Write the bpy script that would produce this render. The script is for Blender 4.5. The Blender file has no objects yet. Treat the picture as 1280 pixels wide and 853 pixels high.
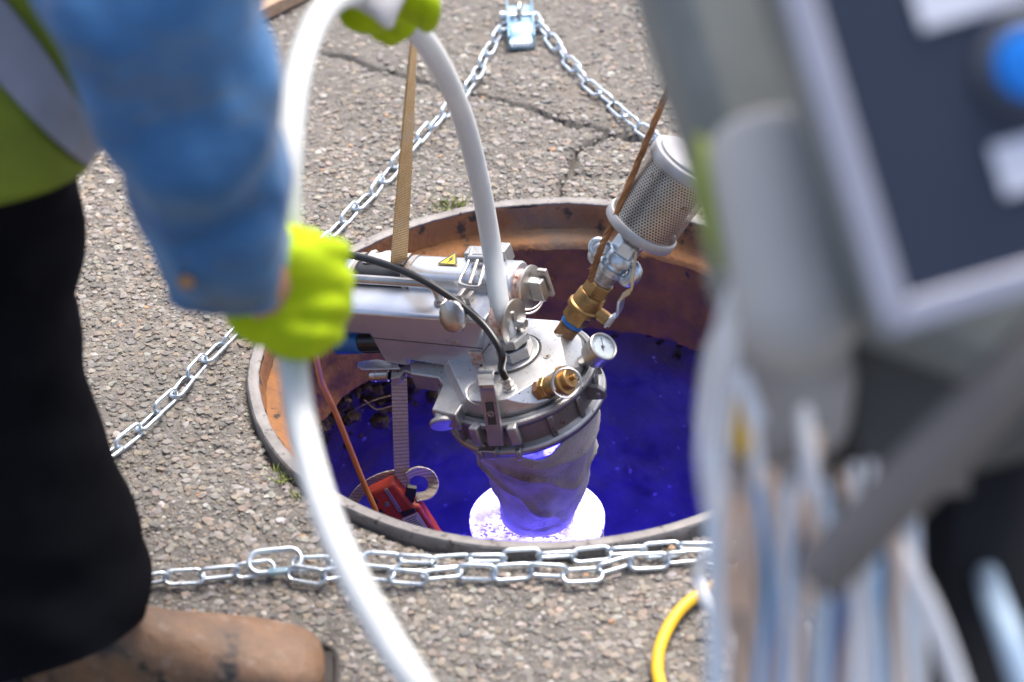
import bpy, bmesh, math, random
import numpy as np
from mathutils import Matrix, Vector

# ------------------------------------------------------------------ camera, sky, sun, exposure
sc = bpy.context.scene
col = sc.collection
random.seed(7)
rng = np.random.default_rng(11)
F = 3000.0                                  # focal length in photo pixels (1280 wide)
CAM = np.array([-0.0434, -2.3421, 1.6631])
PITCH, ROLL = 0.60921, -0.04537
fw = np.array([0, math.cos(PITCH), -math.sin(PITCH)])
rt0 = np.array([1.0, 0, 0])
up0 = np.cross(rt0, fw)
rt = rt0 * math.cos(ROLL) + up0 * math.sin(ROLL)
up = -rt0 * math.sin(ROLL) + up0 * math.cos(ROLL)
cam = bpy.data.cameras.new('camera')
cam.sensor_width = 36.0
cam.lens = F / 1280 * 36
cam.clip_start, cam.clip_end = 0.05, 500
cam.dof.use_dof = True
cam.dof.focus_distance = 2.92
cam.dof.aperture_fstop = 3.4
camo = bpy.data.objects.new('camera', cam)
col.objects.link(camo)
camo.matrix_world = Matrix((( rt[0], up[0], -fw[0], CAM[0]), (rt[1], up[1], -fw[1], CAM[1]), (rt[2], up[2], -fw[2], CAM[2]), (0, 0, 0, 1)))
sc.camera = camo

SUN_EL, SUN_AZ = 63.0, 30.0                 # azimuth clockwise from +y
world = bpy.data.worlds.new('World')
sc.world = world
world.use_nodes = True
wn = world.node_tree
wn.nodes.clear()
wo = wn.nodes.new('ShaderNodeOutputWorld')
wb = wn.nodes.new('ShaderNodeBackground')
ws = wn.nodes.new('ShaderNodeTexSky')
ws.sky_type = 'NISHITA'
ws.sun_disc = False
ws.sun_elevation = math.radians(SUN_EL)
ws.sun_rotation = math.radians(SUN_AZ)
ws.air_density = 0.75
ws.dust_density = 5.0
ws.ozone_density = 0.4
wb.inputs['Strength'].default_value = 0.15
wn.links.new(ws.outputs[0], wb.inputs[0])
wn.links.new(wb.outputs[0], wo.inputs[0])
sun = bpy.data.lights.new('sun', 'SUN')
sun.energy = 1.5
sun.angle = math.radians(24)
sun.color = (1.0, 0.975, 0.935)
suno = bpy.data.objects.new('sun', sun)
col.objects.link(suno)
sd = Vector((math.cos(math.radians(SUN_EL)) * math.sin(math.radians(SUN_AZ)), math.cos(math.radians(SUN_EL)) * math.cos(math.radians(SUN_AZ)), math.sin(math.radians(SUN_EL))))
suno.rotation_euler = sd.to_track_quat('Z', 'Y').to_euler()
suno.location = sd * 10
vs = sc.view_settings
vs.view_transform = 'Standard'
vs.look = 'None'
vs.gamma = 1.0
vs.exposure = 1.28
vs.use_curve_mapping = False

# ------------------------------------------------------------------ helpers: geometry
A_ = lambda *v: np.array(v, float)
def nrm(v):
    v = np.asarray(v, float); return v / np.linalg.norm(v)
def ray(px, py): return fw + rt * (px - 640) / F + up * (426.5 - py) / F
def at(px, py, x=None, y=None, z=None, d=None):
    r = ray(px, py)
    t = d if d is not None else (y - CAM[1]) / r[1] if y is not None else (z - CAM[2]) / r[2] if z is not None else (x - CAM[0]) / r[0]
    return CAM + r * t
def basis(ax, hint=None):
    a = nrm(ax)
    h = A_(0, 0, 1) if hint is None else np.asarray(hint, float)
    if abs(a @ nrm(h)) > 0.98: h = A_(0, 1, 0) if abs(a[1]) < .9 else A_(1, 0, 0)
    u = nrm(np.cross(h, a)); v = np.cross(a, u)
    return u, v, a
def smooth_path(pts, n=8):
    P = [np.asarray(p, float) for p in pts]
    P = [2 * P[0] - P[1]] + P + [2 * P[-1] - P[-2]]
    out = []
    for i in range(1, len(P) - 2):
        p0, p1, p2, p3 = P[i - 1:i + 3]
        for k in range(n):
            t = k / n
            out.append(.5 * (2 * p1 + (p2 - p0) * t + (2 * p0 - 5 * p1 + 4 * p2 - p3) * t * t + (3 * p1 - p0 - 3 * p2 + p3) * t ** 3))
    out.append(P[-2])
    return out

class VN:                                    # smooth value noise in 2-D or 3-D, numpy
    def __init__(s, seed): s.t = np.random.default_rng(seed).random(4096) * 2 - 1
    def h(s, ix, iy, iz): return s.t[(ix * 73 + iy * 1237 + iz * 2671 + (ix * iy) % 97 * 31) % 4096]
    def __call__(s, x, y, z=0.0):
        x, y, z = np.broadcast_arrays(np.asarray(x, float), np.asarray(y, float), np.asarray(z, float))
        ix, iy, iz = [np.floor(a).astype(np.int64) for a in (x, y, z)]
        fx, fy, fz = x - ix, y - iy, z - iz
        fx, fy, fz = [a * a * (3 - 2 * a) for a in (fx, fy, fz)]
        r = 0
        for dx in (0, 1):
            for dy in (0, 1):
                for dz in (0, 1):
                    w = (fx if dx else 1 - fx) * (fy if dy else 1 - fy) * (fz if dz else 1 - fz)
                    r = r + w * s.h(ix + dx, iy + dy, iz + dz)
        return r
N1, N2, N3 = VN(1), VN(2), VN(3)

class MB:
    """collects shapes for ONE mesh object"""
    def __init__(s): s.v = []; s.f = []; s.m = []; s.mi = 0
    def add(s, verts, faces):
        o = len(s.v)
        s.v += [tuple(map(float, p)) for p in verts]
        s.f += [tuple(i + o for i in f) for f in faces]
        s.m += [s.mi] * len(faces)
        return s
    def box(s, c, size, R=None):
        R = np.eye(3) if R is None else np.array(R, float)        # rows = local axes
        h = np.array(size) / 2
        vs_ = [np.asarray(c) + (A_(x, y, z) * h) @ R for x in (-1, 1) for y in (-1, 1) for z in (-1, 1)]
        return s.add(vs_, [(0, 1, 3, 2), (4, 6, 7, 5), (0, 4, 5, 1), (2, 3, 7, 6), (0, 2, 6, 4), (1, 5, 7, 3)])
    def lathe(s, prof, o=(0, 0, 0), ax=(0, 0, 1), n=32, a0=0.0, hint=None, close=True):
        """prof: list of (radius, height along ax)"""
        u, v, a = basis(ax, hint)
        o = np.asarray(o, float)
        V = []; Fc = []
        idx = []
        for r, h in prof:
            if r < 1e-6: idx.append([len(V)]); V.append(o + a * h)
            else:
                idx.append(list(range(len(V), len(V) + n)))
                for k in range(n):
                    t = a0 + 2 * math.pi * k / n
                    V.append(o + a * h + (u * math.cos(t) + v * math.sin(t)) * r)
        for A, B in zip(idx[:-1], idx[1:]):
            if len(A) == 1 and len(B) == 1: continue
            for k in range(n):
                k2 = (k + 1) % n
                if len(A) == 1: Fc.append((A[0], B[k2], B[k]))
                elif len(B) == 1: Fc.append((A[k], A[k2], B[0]))
                else: Fc.append((A[k], A[k2], B[k2], B[k]))
        return s.add(V, Fc)
    def cyl(s, p0, p1, r0, r1=None, n=24, bev=None, hint=None, a0=0.0):
        r1 = r0 if r1 is None else r1
        p0 = np.asarray(p0, float); p1 = np.asarray(p1, float)
        L_ = np.linalg.norm(p1 - p0)
        b = min(r0, r1, L_) * .12 if bev is None else bev
        if b > 0: pr = [(0, 0), (r0 - b, 0), (r0, b), (r1, L_ - b), (r1 - b, L_), (0, L_)]
        else: pr = [(0, 0), (r0, 0), (r1, L_), (0, L_)]
        return s.lathe(pr, p0, p1 - p0, n, a0, hint)
    def hexn(s, p0, p1, r, bore=0, a0=0.0, hint=None):
        p0 = np.asarray(p0, float); p1 = np.asarray(p1, float); L_ = np.linalg.norm(p1 - p0); b = r * .07
        if bore: pr = [(bore, 0), (r - b, 0), (r, b), (r, L_ - b), (r - b, L_), (bore, L_), (bore, 0)]
        else: pr = [(0, 0), (r - b, 0), (r, b), (r, L_ - b), (r - b, L_), (0, L_)]
        return s.lathe(pr, p0, p1 - p0, 6, a0, hint)
    def tube(s, pts, r, n=10, closed=False, caps=True, flat=None, hint=None):
        """round (or flat=(w,t) strap) section swept along pts; r number or list"""
        P = [np.asarray(p, float) for p in pts]; m = len(P)
        rr = r if hasattr(r, '__len__') else [r] * m
        T = []
        for i in range(m):
            a = P[(i - 1) % m] if (closed or i > 0) else P[i]
            b = P[(i + 1) % m] if (closed or i < m - 1) else P[i]
            T.append(nrm(b - a))
        u, v, _ = basis(T[0], hint)
        V = []
        for i in range(m):
            u = u - T[i] * (u @ T[i]); u = nrm(u); v = np.cross(T[i], u)
            if flat is None:
                for k in range(n):
                    t = 2 * math.pi * k / n
                    V.append(P[i] + (u * math.cos(t) + v * math.sin(t)) * rr[i])
            else:
                w_, t_ = flat[0] * rr[i] / 2, flat[1] / 2
                for a, b in ((-1, -1), (-.3, -1.1), (.3, -1.1), (1, -1), (1, 1), (.3, 1.1), (-.3, 1.1), (-1, 1)):
                    V.append(P[i] + u * a * w_ + v * b * t_)
        if flat is not None: n = 8
        Fc = []
        for i in range(m if closed else m - 1):
            a, b = i * n, ((i + 1) % m) * n
            for k in range(n):
                k2 = (k + 1) % n
                Fc.append((a + k, a + k2, b + k2, b + k))
        if caps and not closed:
            Fc.append(tuple(range(n))[::-1]); Fc.append(tuple(range((m - 1) * n, m * n)))
        return s.add(V, Fc)
    def ring(s, c, ax, R, r, n=40, m=8, arc=1.0, a0=0.0):
        u, v, a = basis(ax)
        c = np.asarray(c, float)
        k = int(n * arc)
        pts = [c + (u * math.cos(a0 + 2 * math.pi * i / n) + v * math.sin(a0 + 2 * math.pi * i / n)) * R for i in range(k)]
        return s.tube(pts, r, m, closed=arc >= 1)
    def prism(s, poly, ext):
        """poly: 3-D points of a planar outline; ext: extrusion vector"""
        n = len(poly); P = [np.asarray(p, float) for p in poly]; e = np.asarray(ext, float)
        V = P + [p + e for p in P]
        Fc = [tuple(range(n))[::-1], tuple(range(n, 2 * n))] + [(i, (i + 1) % n, (i + 1) % n + n, i + n) for i in range(n)]
        return s.add(V, Fc)
    def loft(s, secs, caps=True):
        n = len(secs[0]); V = [p for q in secs for p in q]; Fc = []
        for i in range(len(secs) - 1):
            for k in range(n):
                k2 = (k + 1) % n
                Fc.append((i * n + k, i * n + k2, (i + 1) * n + k2, (i + 1) * n + k))
        if caps:
            Fc.append(tuple(range(n))[::-1]); Fc.append(tuple(range((len(secs) - 1) * n, len(secs) * n)))
        return s.add(V, Fc)
    def ball(s, c, r, n=12, sq=(1, 1, 1)):
        V = []; c = np.asarray(c, float)
        k = n // 2
        V.append(c + A_(0, 0, r * sq[2]))
        for i in range(1, k):
            for j in range(n):
                a, b = math.pi * i / k, 2 * math.pi * j / n
                V.append(c + A_(math.sin(a) * math.cos(b) * sq[0], math.sin(a) * math.sin(b) * sq[1], math.cos(a) * sq[2]) * r)
        V.append(c - A_(0, 0, r * sq[2]))
        Fc = [(0, 1 + j, 1 + (j + 1) % n) for j in range(n)]
        for i in range(k - 2):
            for j in range(n):
                a, b = 1 + i * n + j, 1 + i * n + (j + 1) % n
                Fc.append((a, a + n, b + n, b))
        e = len(V) - 1
        Fc += [(e, 1 + (k - 2) * n + (j + 1) % n, 1 + (k - 2) * n + j) for j in range(n)]
        return s.add(V, Fc)
    def build(s, name, mat, parent=None, sharp=35, bevel=None, sub=0, origin=None, solid=None):
        me = bpy.data.meshes.new(name)
        V = np.array(s.v, float)
        if origin is None and parent is None:
            lo, hi = V.min(0), V.max(0); origin = A_((lo[0] + hi[0]) / 2, (lo[1] + hi[1]) / 2, lo[2])
        if origin is not None: V = V - origin
        me.from_pydata(V.tolist(), [], s.f)
        mats = mat if isinstance(mat, (list, tuple)) else [mat]
        for m_ in mats: me.materials.append(m_)
        if len(mats) > 1: me.polygons.foreach_set('material_index', s.m)
        bm = bmesh.new(); bm.from_mesh(me)
        bmesh.ops.recalc_face_normals(bm, faces=bm.faces)
        bm.to_mesh(me); bm.free()
        me.polygons.foreach_set('use_smooth', [True] * len(me.polygons))
        me.set_sharp_from_angle(angle=math.radians(sharp))
        o = bpy.data.objects.new(name, me)
        col.objects.link(o)
        if parent is not None: o.parent = parent
        if origin is not None: o.location = origin
        if solid:
            md = o.modifiers.new('thick', 'SOLIDIFY'); md.thickness = solid; md.offset = 0
        if bevel:
            md = o.modifiers.new('bevel', 'BEVEL'); md.width = bevel; md.segments = 2; md.limit_method = 'ANGLE'; md.angle_limit = math.radians(40)
            md.harden_normals = False
        if sub:
            md = o.modifiers.new('sub', 'SUBSURF'); md.levels = sub; md.render_levels = sub
        return o

def tag(o, label, cat=None, group=None, kind=None):
    o['label'] = label
    if cat: o['category'] = cat
    if group: o['group'] = group
    if kind: o['kind'] = kind
    return o
def empty(name, loc, label, cat, group=None):
    o = bpy.data.objects.new(name, None); o.empty_display_size = .05
    col.objects.link(o); o.location = loc
    return tag(o, label, cat, group)

# ------------------------------------------------------------------ helpers: materials
def material(name, c1, c2=None, scale=20, rough=.5, metal=0.0, spot=None, spot_scale=60, spot_lo=.62, spot_hi=.68, bump=0.0, bump_scale=80,
             rough2=None, stretch=(1, 1, 1), vcol=None, trans=0.0, sss=0.0, emit=None, emit_s=0, coat=0, third=None, third_scale=7, third_lo=.55, third_hi=.7, detail=6, sheen=0, bump_d=.001, spec=None, vary=False, weave=0):
    m = bpy.data.materials.new(name); m.use_nodes = True
    nt = m.node_tree; b = nt.nodes['Principled BSDF']
    N = nt.nodes.new; Lk = nt.links.new
    tc = N('ShaderNodeTexCoord'); mp = N('ShaderNodeMapping'); mp.inputs['Scale'].default_value = stretch
    Lk(tc.outputs['Object'], mp.inputs[0])
    if vary:                                  # every copy gets its own patch of the pattern
        oi = N('ShaderNodeObjectInfo'); mu = N('ShaderNodeMath'); mu.operation = 'MULTIPLY'; mu.inputs[1].default_value = 37.0
        Lk(oi.outputs['Random'], mu.inputs[0]); Lk(mu.outputs[0], mp.inputs['Location'])
    if spec is not None: b.inputs['Specular IOR Level'].default_value = spec
    def noise(s, det=detail, rg=.6):
        n = N('ShaderNodeTexNoise'); n.inputs['Scale'].default_value = s; n.inputs['Detail'].default_value = det; n.inputs['Roughness'].default_value = rg
        Lk(mp.outputs[0], n.inputs['Vector']); return n
    def ramp(src, lo, hi):
        r = N('ShaderNodeMapRange'); r.inputs['From Min'].default_value = lo; r.inputs['From Max'].default_value = hi
        Lk(src, r.inputs['Value']); return r.outputs[0]
    def mix(f, a, bb):
        x = N('ShaderNodeMix'); x.data_type = 'RGBA'
        if isinstance(f, float): x.inputs[0].default_value = f
        else: Lk(f, x.inputs[0])
        for s_, q in ((6, a), (7, bb)):
            if isinstance(q, tuple): x.inputs[s_].default_value = (*q, 1)
            else: Lk(q, x.inputs[s_])
        return x.outputs[2]
    if vcol:
        vc = N('ShaderNodeVertexColor'); vc.layer_name = vcol
        base = vc.outputs[0]
        if c2 is not None:
            n = noise(scale); base = mix(ramp(n.outputs[0], .45, .75), base, c2)
    elif c2 is not None:
        n = noise(scale); base = mix(ramp(n.outputs[0], .35, .65), c1, c2)
    else: base = tuple(c1)
    if third is not None:
        n = noise(third_scale); base = mix(ramp(n.outputs[0], third_lo, third_hi), base, third)
    if spot is not None:
        n = noise(spot_scale, 3); base = mix(ramp(n.outputs[0], spot_lo, spot_hi), base, spot)
    if weave:
        w1 = N('ShaderNodeTexWave'); w1.bands_direction = 'Z'; w1.inputs['Scale'].default_value = weave; w1.inputs['Distortion'].default_value = .6
        w2 = N('ShaderNodeTexWave'); w2.bands_direction = 'X'; w2.inputs['Scale'].default_value = weave * 1.1; w2.inputs['Distortion'].default_value = .4
        Lk(tc.outputs['Object'], w1.inputs[0]); Lk(tc.outputs['Object'], w2.inputs[0])
        mm = N('ShaderNodeMath'); mm.operation = 'MULTIPLY'; Lk(w1.outputs['Fac'], mm.inputs[0]); Lk(w2.outputs['Fac'], mm.inputs[1])
        base = mix(ramp(w1.outputs['Fac'], 0.0, .55), tuple(.68 * x for x in c2), base)
    if isinstance(base, tuple): b.inputs['Base Color'].default_value = (*base, 1)
    else: Lk(base, b.inputs['Base Color'])
    b.inputs['Metallic'].default_value = metal
    if rough2 is not None:
        n = noise(scale * .7); x = N('ShaderNodeMapRange'); x.inputs['From Min'].default_value = .3; x.inputs['From Max'].default_value = .7
        x.inputs['To Min'].default_value = rough; x.inputs['To Max'].default_value = rough2
        Lk(n.outputs[0], x.inputs[0]); Lk(x.outputs[0], b.inputs['Roughness'])
    else: b.inputs['Roughness'].default_value = rough
    if bump:
        n = noise(bump_scale, 5); bp = N('ShaderNodeBump'); bp.inputs['Strength'].default_value = bump; bp.inputs['Distance'].default_value = bump_d
        Lk(n.outputs[0], bp.inputs['Height']); Lk(bp.outputs[0], b.inputs['Normal'])
    if trans: b.inputs['Transmission Weight'].default_value = trans
    if sss:
        b.inputs['Subsurface Weight'].default_value = sss; b.inputs['Subsurface Radius'].default_value = (.02, .02, .02); b.inputs['Subsurface Scale'].default_value = 1
    if emit is not None:
        b.inputs['Emission Color'].default_value = (*emit, 1); b.inputs['Emission Strength'].default_value = emit_s
    if coat: b.inputs['Coat Weight'].default_value = coat; b.inputs['Coat Roughness'].default_value = .1
    if sheen: b.inputs['Sheen Weight'].default_value = sheen
    return m

M = {}
M['asphalt'] = material('asphalt', (.18, .167, .15), (.11, .102, .092), 75, .95, third=(.205, .178, .148), third_scale=2.2, third_lo=.5, third_hi=.72, bump=1, bump_scale=260, bump_d=.003)
M['stone'] = material('stone', None, (.18, .166, .148), 140, .8, vcol='col', bump=.6, bump_scale=420)
M['crumb'] = material('crumb', None, None, rough=.95, vcol='col', bump=.6, bump_scale=300)
M['rim'] = material('rim', (.17, .16, .155), (.24, .228, .22), 40, .62, .35, spot=(.07, .055, .05), spot_scale=95, spot_lo=.6, spot_hi=.7, third=(.2, .13, .09), third_scale=9, third_lo=.58, third_hi=.75, bump=.7, bump_scale=240)
M['seat'] = material('seat', (.33, .145, .05), (.19, .09, .042), 16, .9, spot=(.045, .035, .03), spot_scale=34, spot_lo=.6, spot_hi=.68, third=(.17, .125, .095), third_scale=5, third_lo=.48, third_hi=.62, bump=1, bump_scale=130, bump_d=.002)
M['throat'] = material('throat', (.23, .09, .022), (.13, .054, .018), 26, .8, spot=(.035, .025, .025), spot_scale=22, spot_lo=.66, spot_hi=.7, third=(.28, .11, .026), third_scale=7, third_lo=.52, third_hi=.72, bump=1, bump_scale=95, bump_d=.003)
M['shaft'] = material('shaft', None, (.06, .058, .06), 24, .7, vcol='col', third=(.04, .034, .034), third_scale=11, third_lo=.55, third_hi=.7, spot=(.6, .55, .55), spot_scale=90, spot_lo=.68, spot_hi=.74, bump=1, bump_scale=60, bump_d=.003)
M['soil'] = material('soil', (.10, .062, .036), (.038, .025, .018), 90, .95, third=(.17, .115, .07), third_scale=40, third_lo=.55, third_hi=.75, bump=1, bump_scale=200, bump_d=.004)
M['root'] = material('root', (.28, .2, .12), (.18, .12, .07), 60, .9)
M['grass'] = material('grass', (.14, .2, .02), (.24, .27, .05), 90, .7)
M['zinc'] = material('zinc', (.56, .64, .71), (.72, .78, .82), 45, .24, .95, rough2=.5, spot=(.3, .31, .33), spot_scale=120, spot_lo=.58, spot_hi=.72, third=(.36, .3, .25), third_scale=60, third_lo=.66, third_hi=.76, vary=True)
M['zinc_blue'] = material('zinc_blue', (.20, .40, .58), (.45, .60, .70), 35, .25, .95, rough2=.42)
M['alu'] = material('alu', (.68, .685, .69), (.58, .585, .59), 30, .36, .8, spot=(.13, .09, .06), spot_scale=230, spot_lo=.65, spot_hi=.69, third=(.5, .47, .44), third_scale=14, third_lo=.6, third_hi=.85, bump=.35, bump_scale=380)
M['alu_box'] = material('alu_box', (.60, .635, .69), (.53, .56, .62), 18, .27, .7, stretch=(1, 1, 1), spot=(.25, .2, .18), spot_scale=170, spot_lo=.72, spot_hi=.75, third=(.64, .63, .62), third_scale=25, third_lo=.6, third_hi=.85, bump=.1, bump_scale=300)
M['alu_dark'] = material('alu_dark', (.30, .30, .305), (.2, .2, .2), 24, .36, .85, spot=(.09, .07, .055), spot_scale=130, spot_lo=.63, spot_hi=.7, bump=.3, bump_scale=300, rough2=.6)
M['alu_cast'] = material('alu_cast', (.46, .46, .455), (.36, .36, .355), 40, .45, .85, spot=(.12, .09, .06), spot_scale=120, spot_lo=.66, spot_hi=.71, third=(.36, .29, .2), third_scale=22, third_lo=.62, third_hi=.8, bump=.45, bump_scale=260)
M['steel'] = material('steel', (.56, .55, .53), (.43, .42, .4), 30, .28, .95, rough2=.45, spot=(.2, .14, .1), spot_scale=160, spot_lo=.68, spot_hi=.73)
M['steel_dull'] = material('steel_dull', (.47, .44, .41), (.35, .32, .29), 60, .45, .8, spot=(.16, .1, .07), spot_scale=120, spot_lo=.6, spot_hi=.7, bump=.2)
M['perf'] = material('perf', (.62, .58, .53), (.5, .45, .4), 50, .38, .85, spot=(.3, .2, .13), spot_scale=60, spot_lo=.66, spot_hi=.74)
M['alu_cap'] = material('alu_cap', (.44, .44, .45), (.38, .38, .39), 30, .5, .6, bump=.2, bump_scale=300)
M['copper'] = material('copper', (.46, .25, .18), (.62, .55, .5), 120, .55, .65, spot=(.13, .06, .04), spot_scale=170, spot_lo=.58, spot_hi=.66, bump=.8, bump_scale=260)
M['brass'] = material('brass', (.43, .27, .11), (.30, .18, .075), 60, .36, .9, rough2=.55, spot=(.14, .08, .04), spot_scale=110, spot_lo=.64, spot_hi=.7, bump=.25, bump_scale=240)
M['brass_dull'] = material('brass_dull', (.36, .2, .1), (.24, .13, .07), 80, .5, .7, spot=(.1, .06, .04), spot_scale=150, spot_lo=.6, spot_hi=.68, bump=.3, bump_scale=240)
M['cream'] = material('cream', (.62, .48, .29), (.52, .38, .2), 50, .45, .2, spot=(.3, .2, .12), spot_scale=110, spot_lo=.66, spot_hi=.71)
M['tape'] = material('tape', (.015, .13, .42), None, rough=.4)
M['bluep'] = material('bluep', (.02, .16, .42), (.015, .11, .3), 30, .35)
M['black'] = material('black', (.016, .016, .017), (.026, .026, .026), 60, .38)
M['rubber'] = material('rubber', (.012, .012, .013), None, rough=.3)
M['groove'] = material('groove', (.05, .045, .04), None, rough=.8)
M['hose'] = material('hose', (.60, .615, .605), (.52, .545, .55), 9, .5, 0, sss=1.0, spec=.35)
M['hosecore'] = material('hosecore', (.33, .42, .5), None, rough=.4)
M['felt'] = material('felt', (.44, .41, .40), (.32, .295, .285), 36, .95, third=(.17, .14, .12), third_scale=17, third_lo=.54, third_hi=.70, spot=(.5, .47, .45), spot_scale=420, spot_lo=.6, spot_hi=.75, bump=1, bump_scale=420, bump_d=.003, sheen=.4)
M['web'] = material('web', (.82, .58, .31), (.68, .44, .2), 45, .9, bump=1, bump_scale=300, bump_d=.002, third=(.70, .58, .42), third_scale=30, weave=75)
M['web2'] = material('web2', (.62, .56, .5), (.5, .42, .34), 40, .9, bump=1, bump_scale=300, bump_d=.002, weave=62)
M['orange'] = material('orange', (.5, .18, .035), (.36, .13, .03), 30, .45)
M['yellow'] = material('yellow', (.78, .46, .012), (.66, .38, .01), 25, .38)
M['red'] = material('red', (.5, .055, .03), (.36, .04, .025), 40, .5, spot=(.16, .05, .04), spot_scale=60, spot_lo=.62, spot_hi=.7)
M['rust_rope'] = material('rust_rope', (.33, .15, .055), (.19, .085, .035), 70, .95, bump=1, bump_scale=260, bump_d=.002, third=(.31, .17, .08), third_scale=35)
M['wood'] = material('wood', (.46, .32, .22), (.36, .24, .16), 14, .8, stretch=(1, 9, 9), bump=.4, bump_scale=90)
M['paper'] = material('paper', (.66, .66, .68), (.58, .58, .6), 40, .6)
M['tagw'] = material('tagw', (.85, .86, .88), None, rough=.5)
M['print'] = material('print', (.07, .07, .08), None, rough=.6)
M['sticker'] = material('sticker', (.74, .52, .02), (.62, .42, .03), 90, .5)
M['silverfoil'] = material('silverfoil', (.7, .69, .67), (.5, .48, .45), 70, .4, .6, spot=(.2, .17, .15), spot_scale=90, spot_lo=.6, spot_hi=.66)
M['dial'] = material('dial', (.6, .66, .68), (.5, .57, .6), 60, .35)
M['glass'] = material('glass', (1, 1, 1), None, rough=.02, trans=1.0)
M['glass'].node_tree.nodes['Principled BSDF'].inputs['IOR'].default_value = 1.06
M['denim'] = material('denim', (.06, .18, .37), (.024, .088, .21), 7, .95, stretch=(1, 1, 2.2), third=(.11, .14, .17), third_scale=8, third_lo=.5, third_hi=.72, spot=(.15, .09, .04), spot_scale=11, spot_lo=.7, spot_hi=.76, bump=.5, bump_scale=160, sheen=.2, spec=.2)
M['lime'] = material('lime', (.15, .19, .003), (.10, .13, .003), 8, .85, bump=.3, bump_scale=90)  # vest cloth: shade on its near side is put into this darkened base colour
M['glove'] = material('glove', (.42, .56, .008), (.32, .44, .006), 22, .85, third=(.22, .28, .02), third_scale=30, third_lo=.58, third_hi=.75, spec=.2, bump=.5, bump_scale=70, bump_d=.002)
M['rag'] = material('rag', (.30, .36, .06), (.24, .30, .05), 12, .9)
M['glove_blue'] = material('glove_blue', (.08, .27, .4), None, rough=.7)
M['reflect'] = material('reflect', (.22, .23, .28), (.17, .18, .22), 14, .6, .2, spot=(.1, .08, .07), spot_scale=12, spot_lo=.58, spot_hi=.7)
M['trousers'] = material('trousers', (.0022, .0024, .0036), (.0042, .0045, .0065), 12, .95, spec=.1, bump=.3, bump_scale=120)
M['leather'] = material('leather', (.235, .125, .062), (.13, .08, .05), 20, .55, spot=(.03, .024, .02), spot_scale=19, spot_lo=.57, spot_hi=.66, third=(.32, .24, .19), third_scale=34, third_lo=.56, third_hi=.78, bump=.8, bump_scale=90, bump_d=.003)
M['sole'] = material('sole', (.035, .03, .028), (.06, .05, .045), 40, .85)
M['skin'] = material('skin', (.5, .27, .19), (.44, .22, .15), 20, .5, sss=.1)
M['hair'] = material('hair', (.06, .04, .025), None, rough=.7)
M['cuff'] = material('cuff', (.66, .64, .64), (.56, .54, .54), 30, .9, spot=(.2, .12, .06), spot_scale=22, spot_lo=.66, spot_hi=.72)
M['navy'] = material('navy', (.014, .021, .042), (.017, .025, .047), 5, .42)
M['frame'] = material('frame', (.36, .37, .43), (.31, .32, .37), 10, .45, .4)
M['button'] = material('button', (.005, .17, .62), None, rough=.3)
M['bezel'] = material('bezel', (.06, .07, .09), None, rough=.5)
M['labelw'] = material('labelw', (.62, .65, .72), None, rough=.5)
M['greypaint'] = material('greypaint', (.205, .222, .212), (.16, .175, .17), 6, .6, third=(.27, .275, .25), third_scale=7)
M['beige'] = material('beige', (.46, .45, .425), (.4, .39, .37), 6, .6)
M['beige2'] = material('beige2', (.46, .43, .40), (.34, .32, .30), 9, .75)
M['bar'] = material('bar', (.19, .17, .155), (.15, .137, .128), 7, .7)
M['bar_dark'] = material('bar_dark', (.10, .098, .088), (.07, .068, .062), 7, .7)
M['bag'] = material('bag', (.006, .007, .009), (.012, .013, .016), 9, .9, bump=.4, bump_scale=60)
M['c_light'] = material('c_light', (.6, .71, .8), None, rough=.5)
M['c_steel'] = material('c_steel', (.42, .56, .70), None, rough=.5)
M['c_dark'] = material('c_dark', (.05, .11, .34), None, rough=.5)
M['c_bright'] = material('c_bright', (.1, .38, .68), None, rough=.5)
M['c_white'] = material('c_white', (.82, .82, .82), None, rough=.5)
M['c_orange'] = material('c_orange', (.85, .6, .42), None, rough=.5)
M['c_grey'] = material('c_grey', (.45, .43, .41), None, rough=.6)
# the UV lamp really gives off light: almost pure blue-violet, far brighter than daylight in its own band
def uv_lamp(name, col_, strength, dirt):
    m = bpy.data.materials.new(name); m.use_nodes = True
    nt = m.node_tree; b = nt.nodes['Principled BSDF']
    b.inputs['Base Color'].default_value = (.7, .68, .75, 1); b.inputs['Roughness'].default_value = .7
    tc = nt.nodes.new('ShaderNodeTexCoord')
    def nz(s, lo, hi, a, c):
        n = nt.nodes.new('ShaderNodeTexNoise'); n.inputs['Scale'].default_value = s; n.inputs['Detail'].default_value = 4
        r = nt.nodes.new('ShaderNodeMapRange'); r.inputs['From Min'].default_value = lo; r.inputs['From Max'].default_value = hi; r.inputs['To Min'].default_value = a; r.inputs['To Max'].default_value = c
        nt.links.new(tc.outputs['Object'], n.inputs['Vector']); nt.links.new(n.outputs[0], r.inputs[0]); return r.outputs[0]
    a = nz(210, .53, .6, 1, dirt); c = nz(34, .42, .6, 1, .12)
    mu = nt.nodes.new('ShaderNodeMath'); mu.operation = 'MULTIPLY'; nt.links.new(a, mu.inputs[0]); nt.links.new(c, mu.inputs[1])
    m2 = nt.nodes.new('ShaderNodeMath'); m2.operation = 'MULTIPLY'; nt.links.new(mu.outputs[0], m2.inputs[0]); m2.inputs[1].default_value = strength
    b.inputs['Emission Color'].default_value = (*col_, 1)
    nt.links.new(m2.outputs[0], b.inputs['Emission Strength'])
    return m
M['uv'] = uv_lamp('uv', (.085, .07, 1.0), 7.4, .02)
M['uv_tube'] = uv_lamp('uv_tube', (.02, .006, 1.0), 10.0, .6)
M['uv2'] = uv_lamp('uv2', (.07, .058, 1.0), 7.0, .2)
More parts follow.
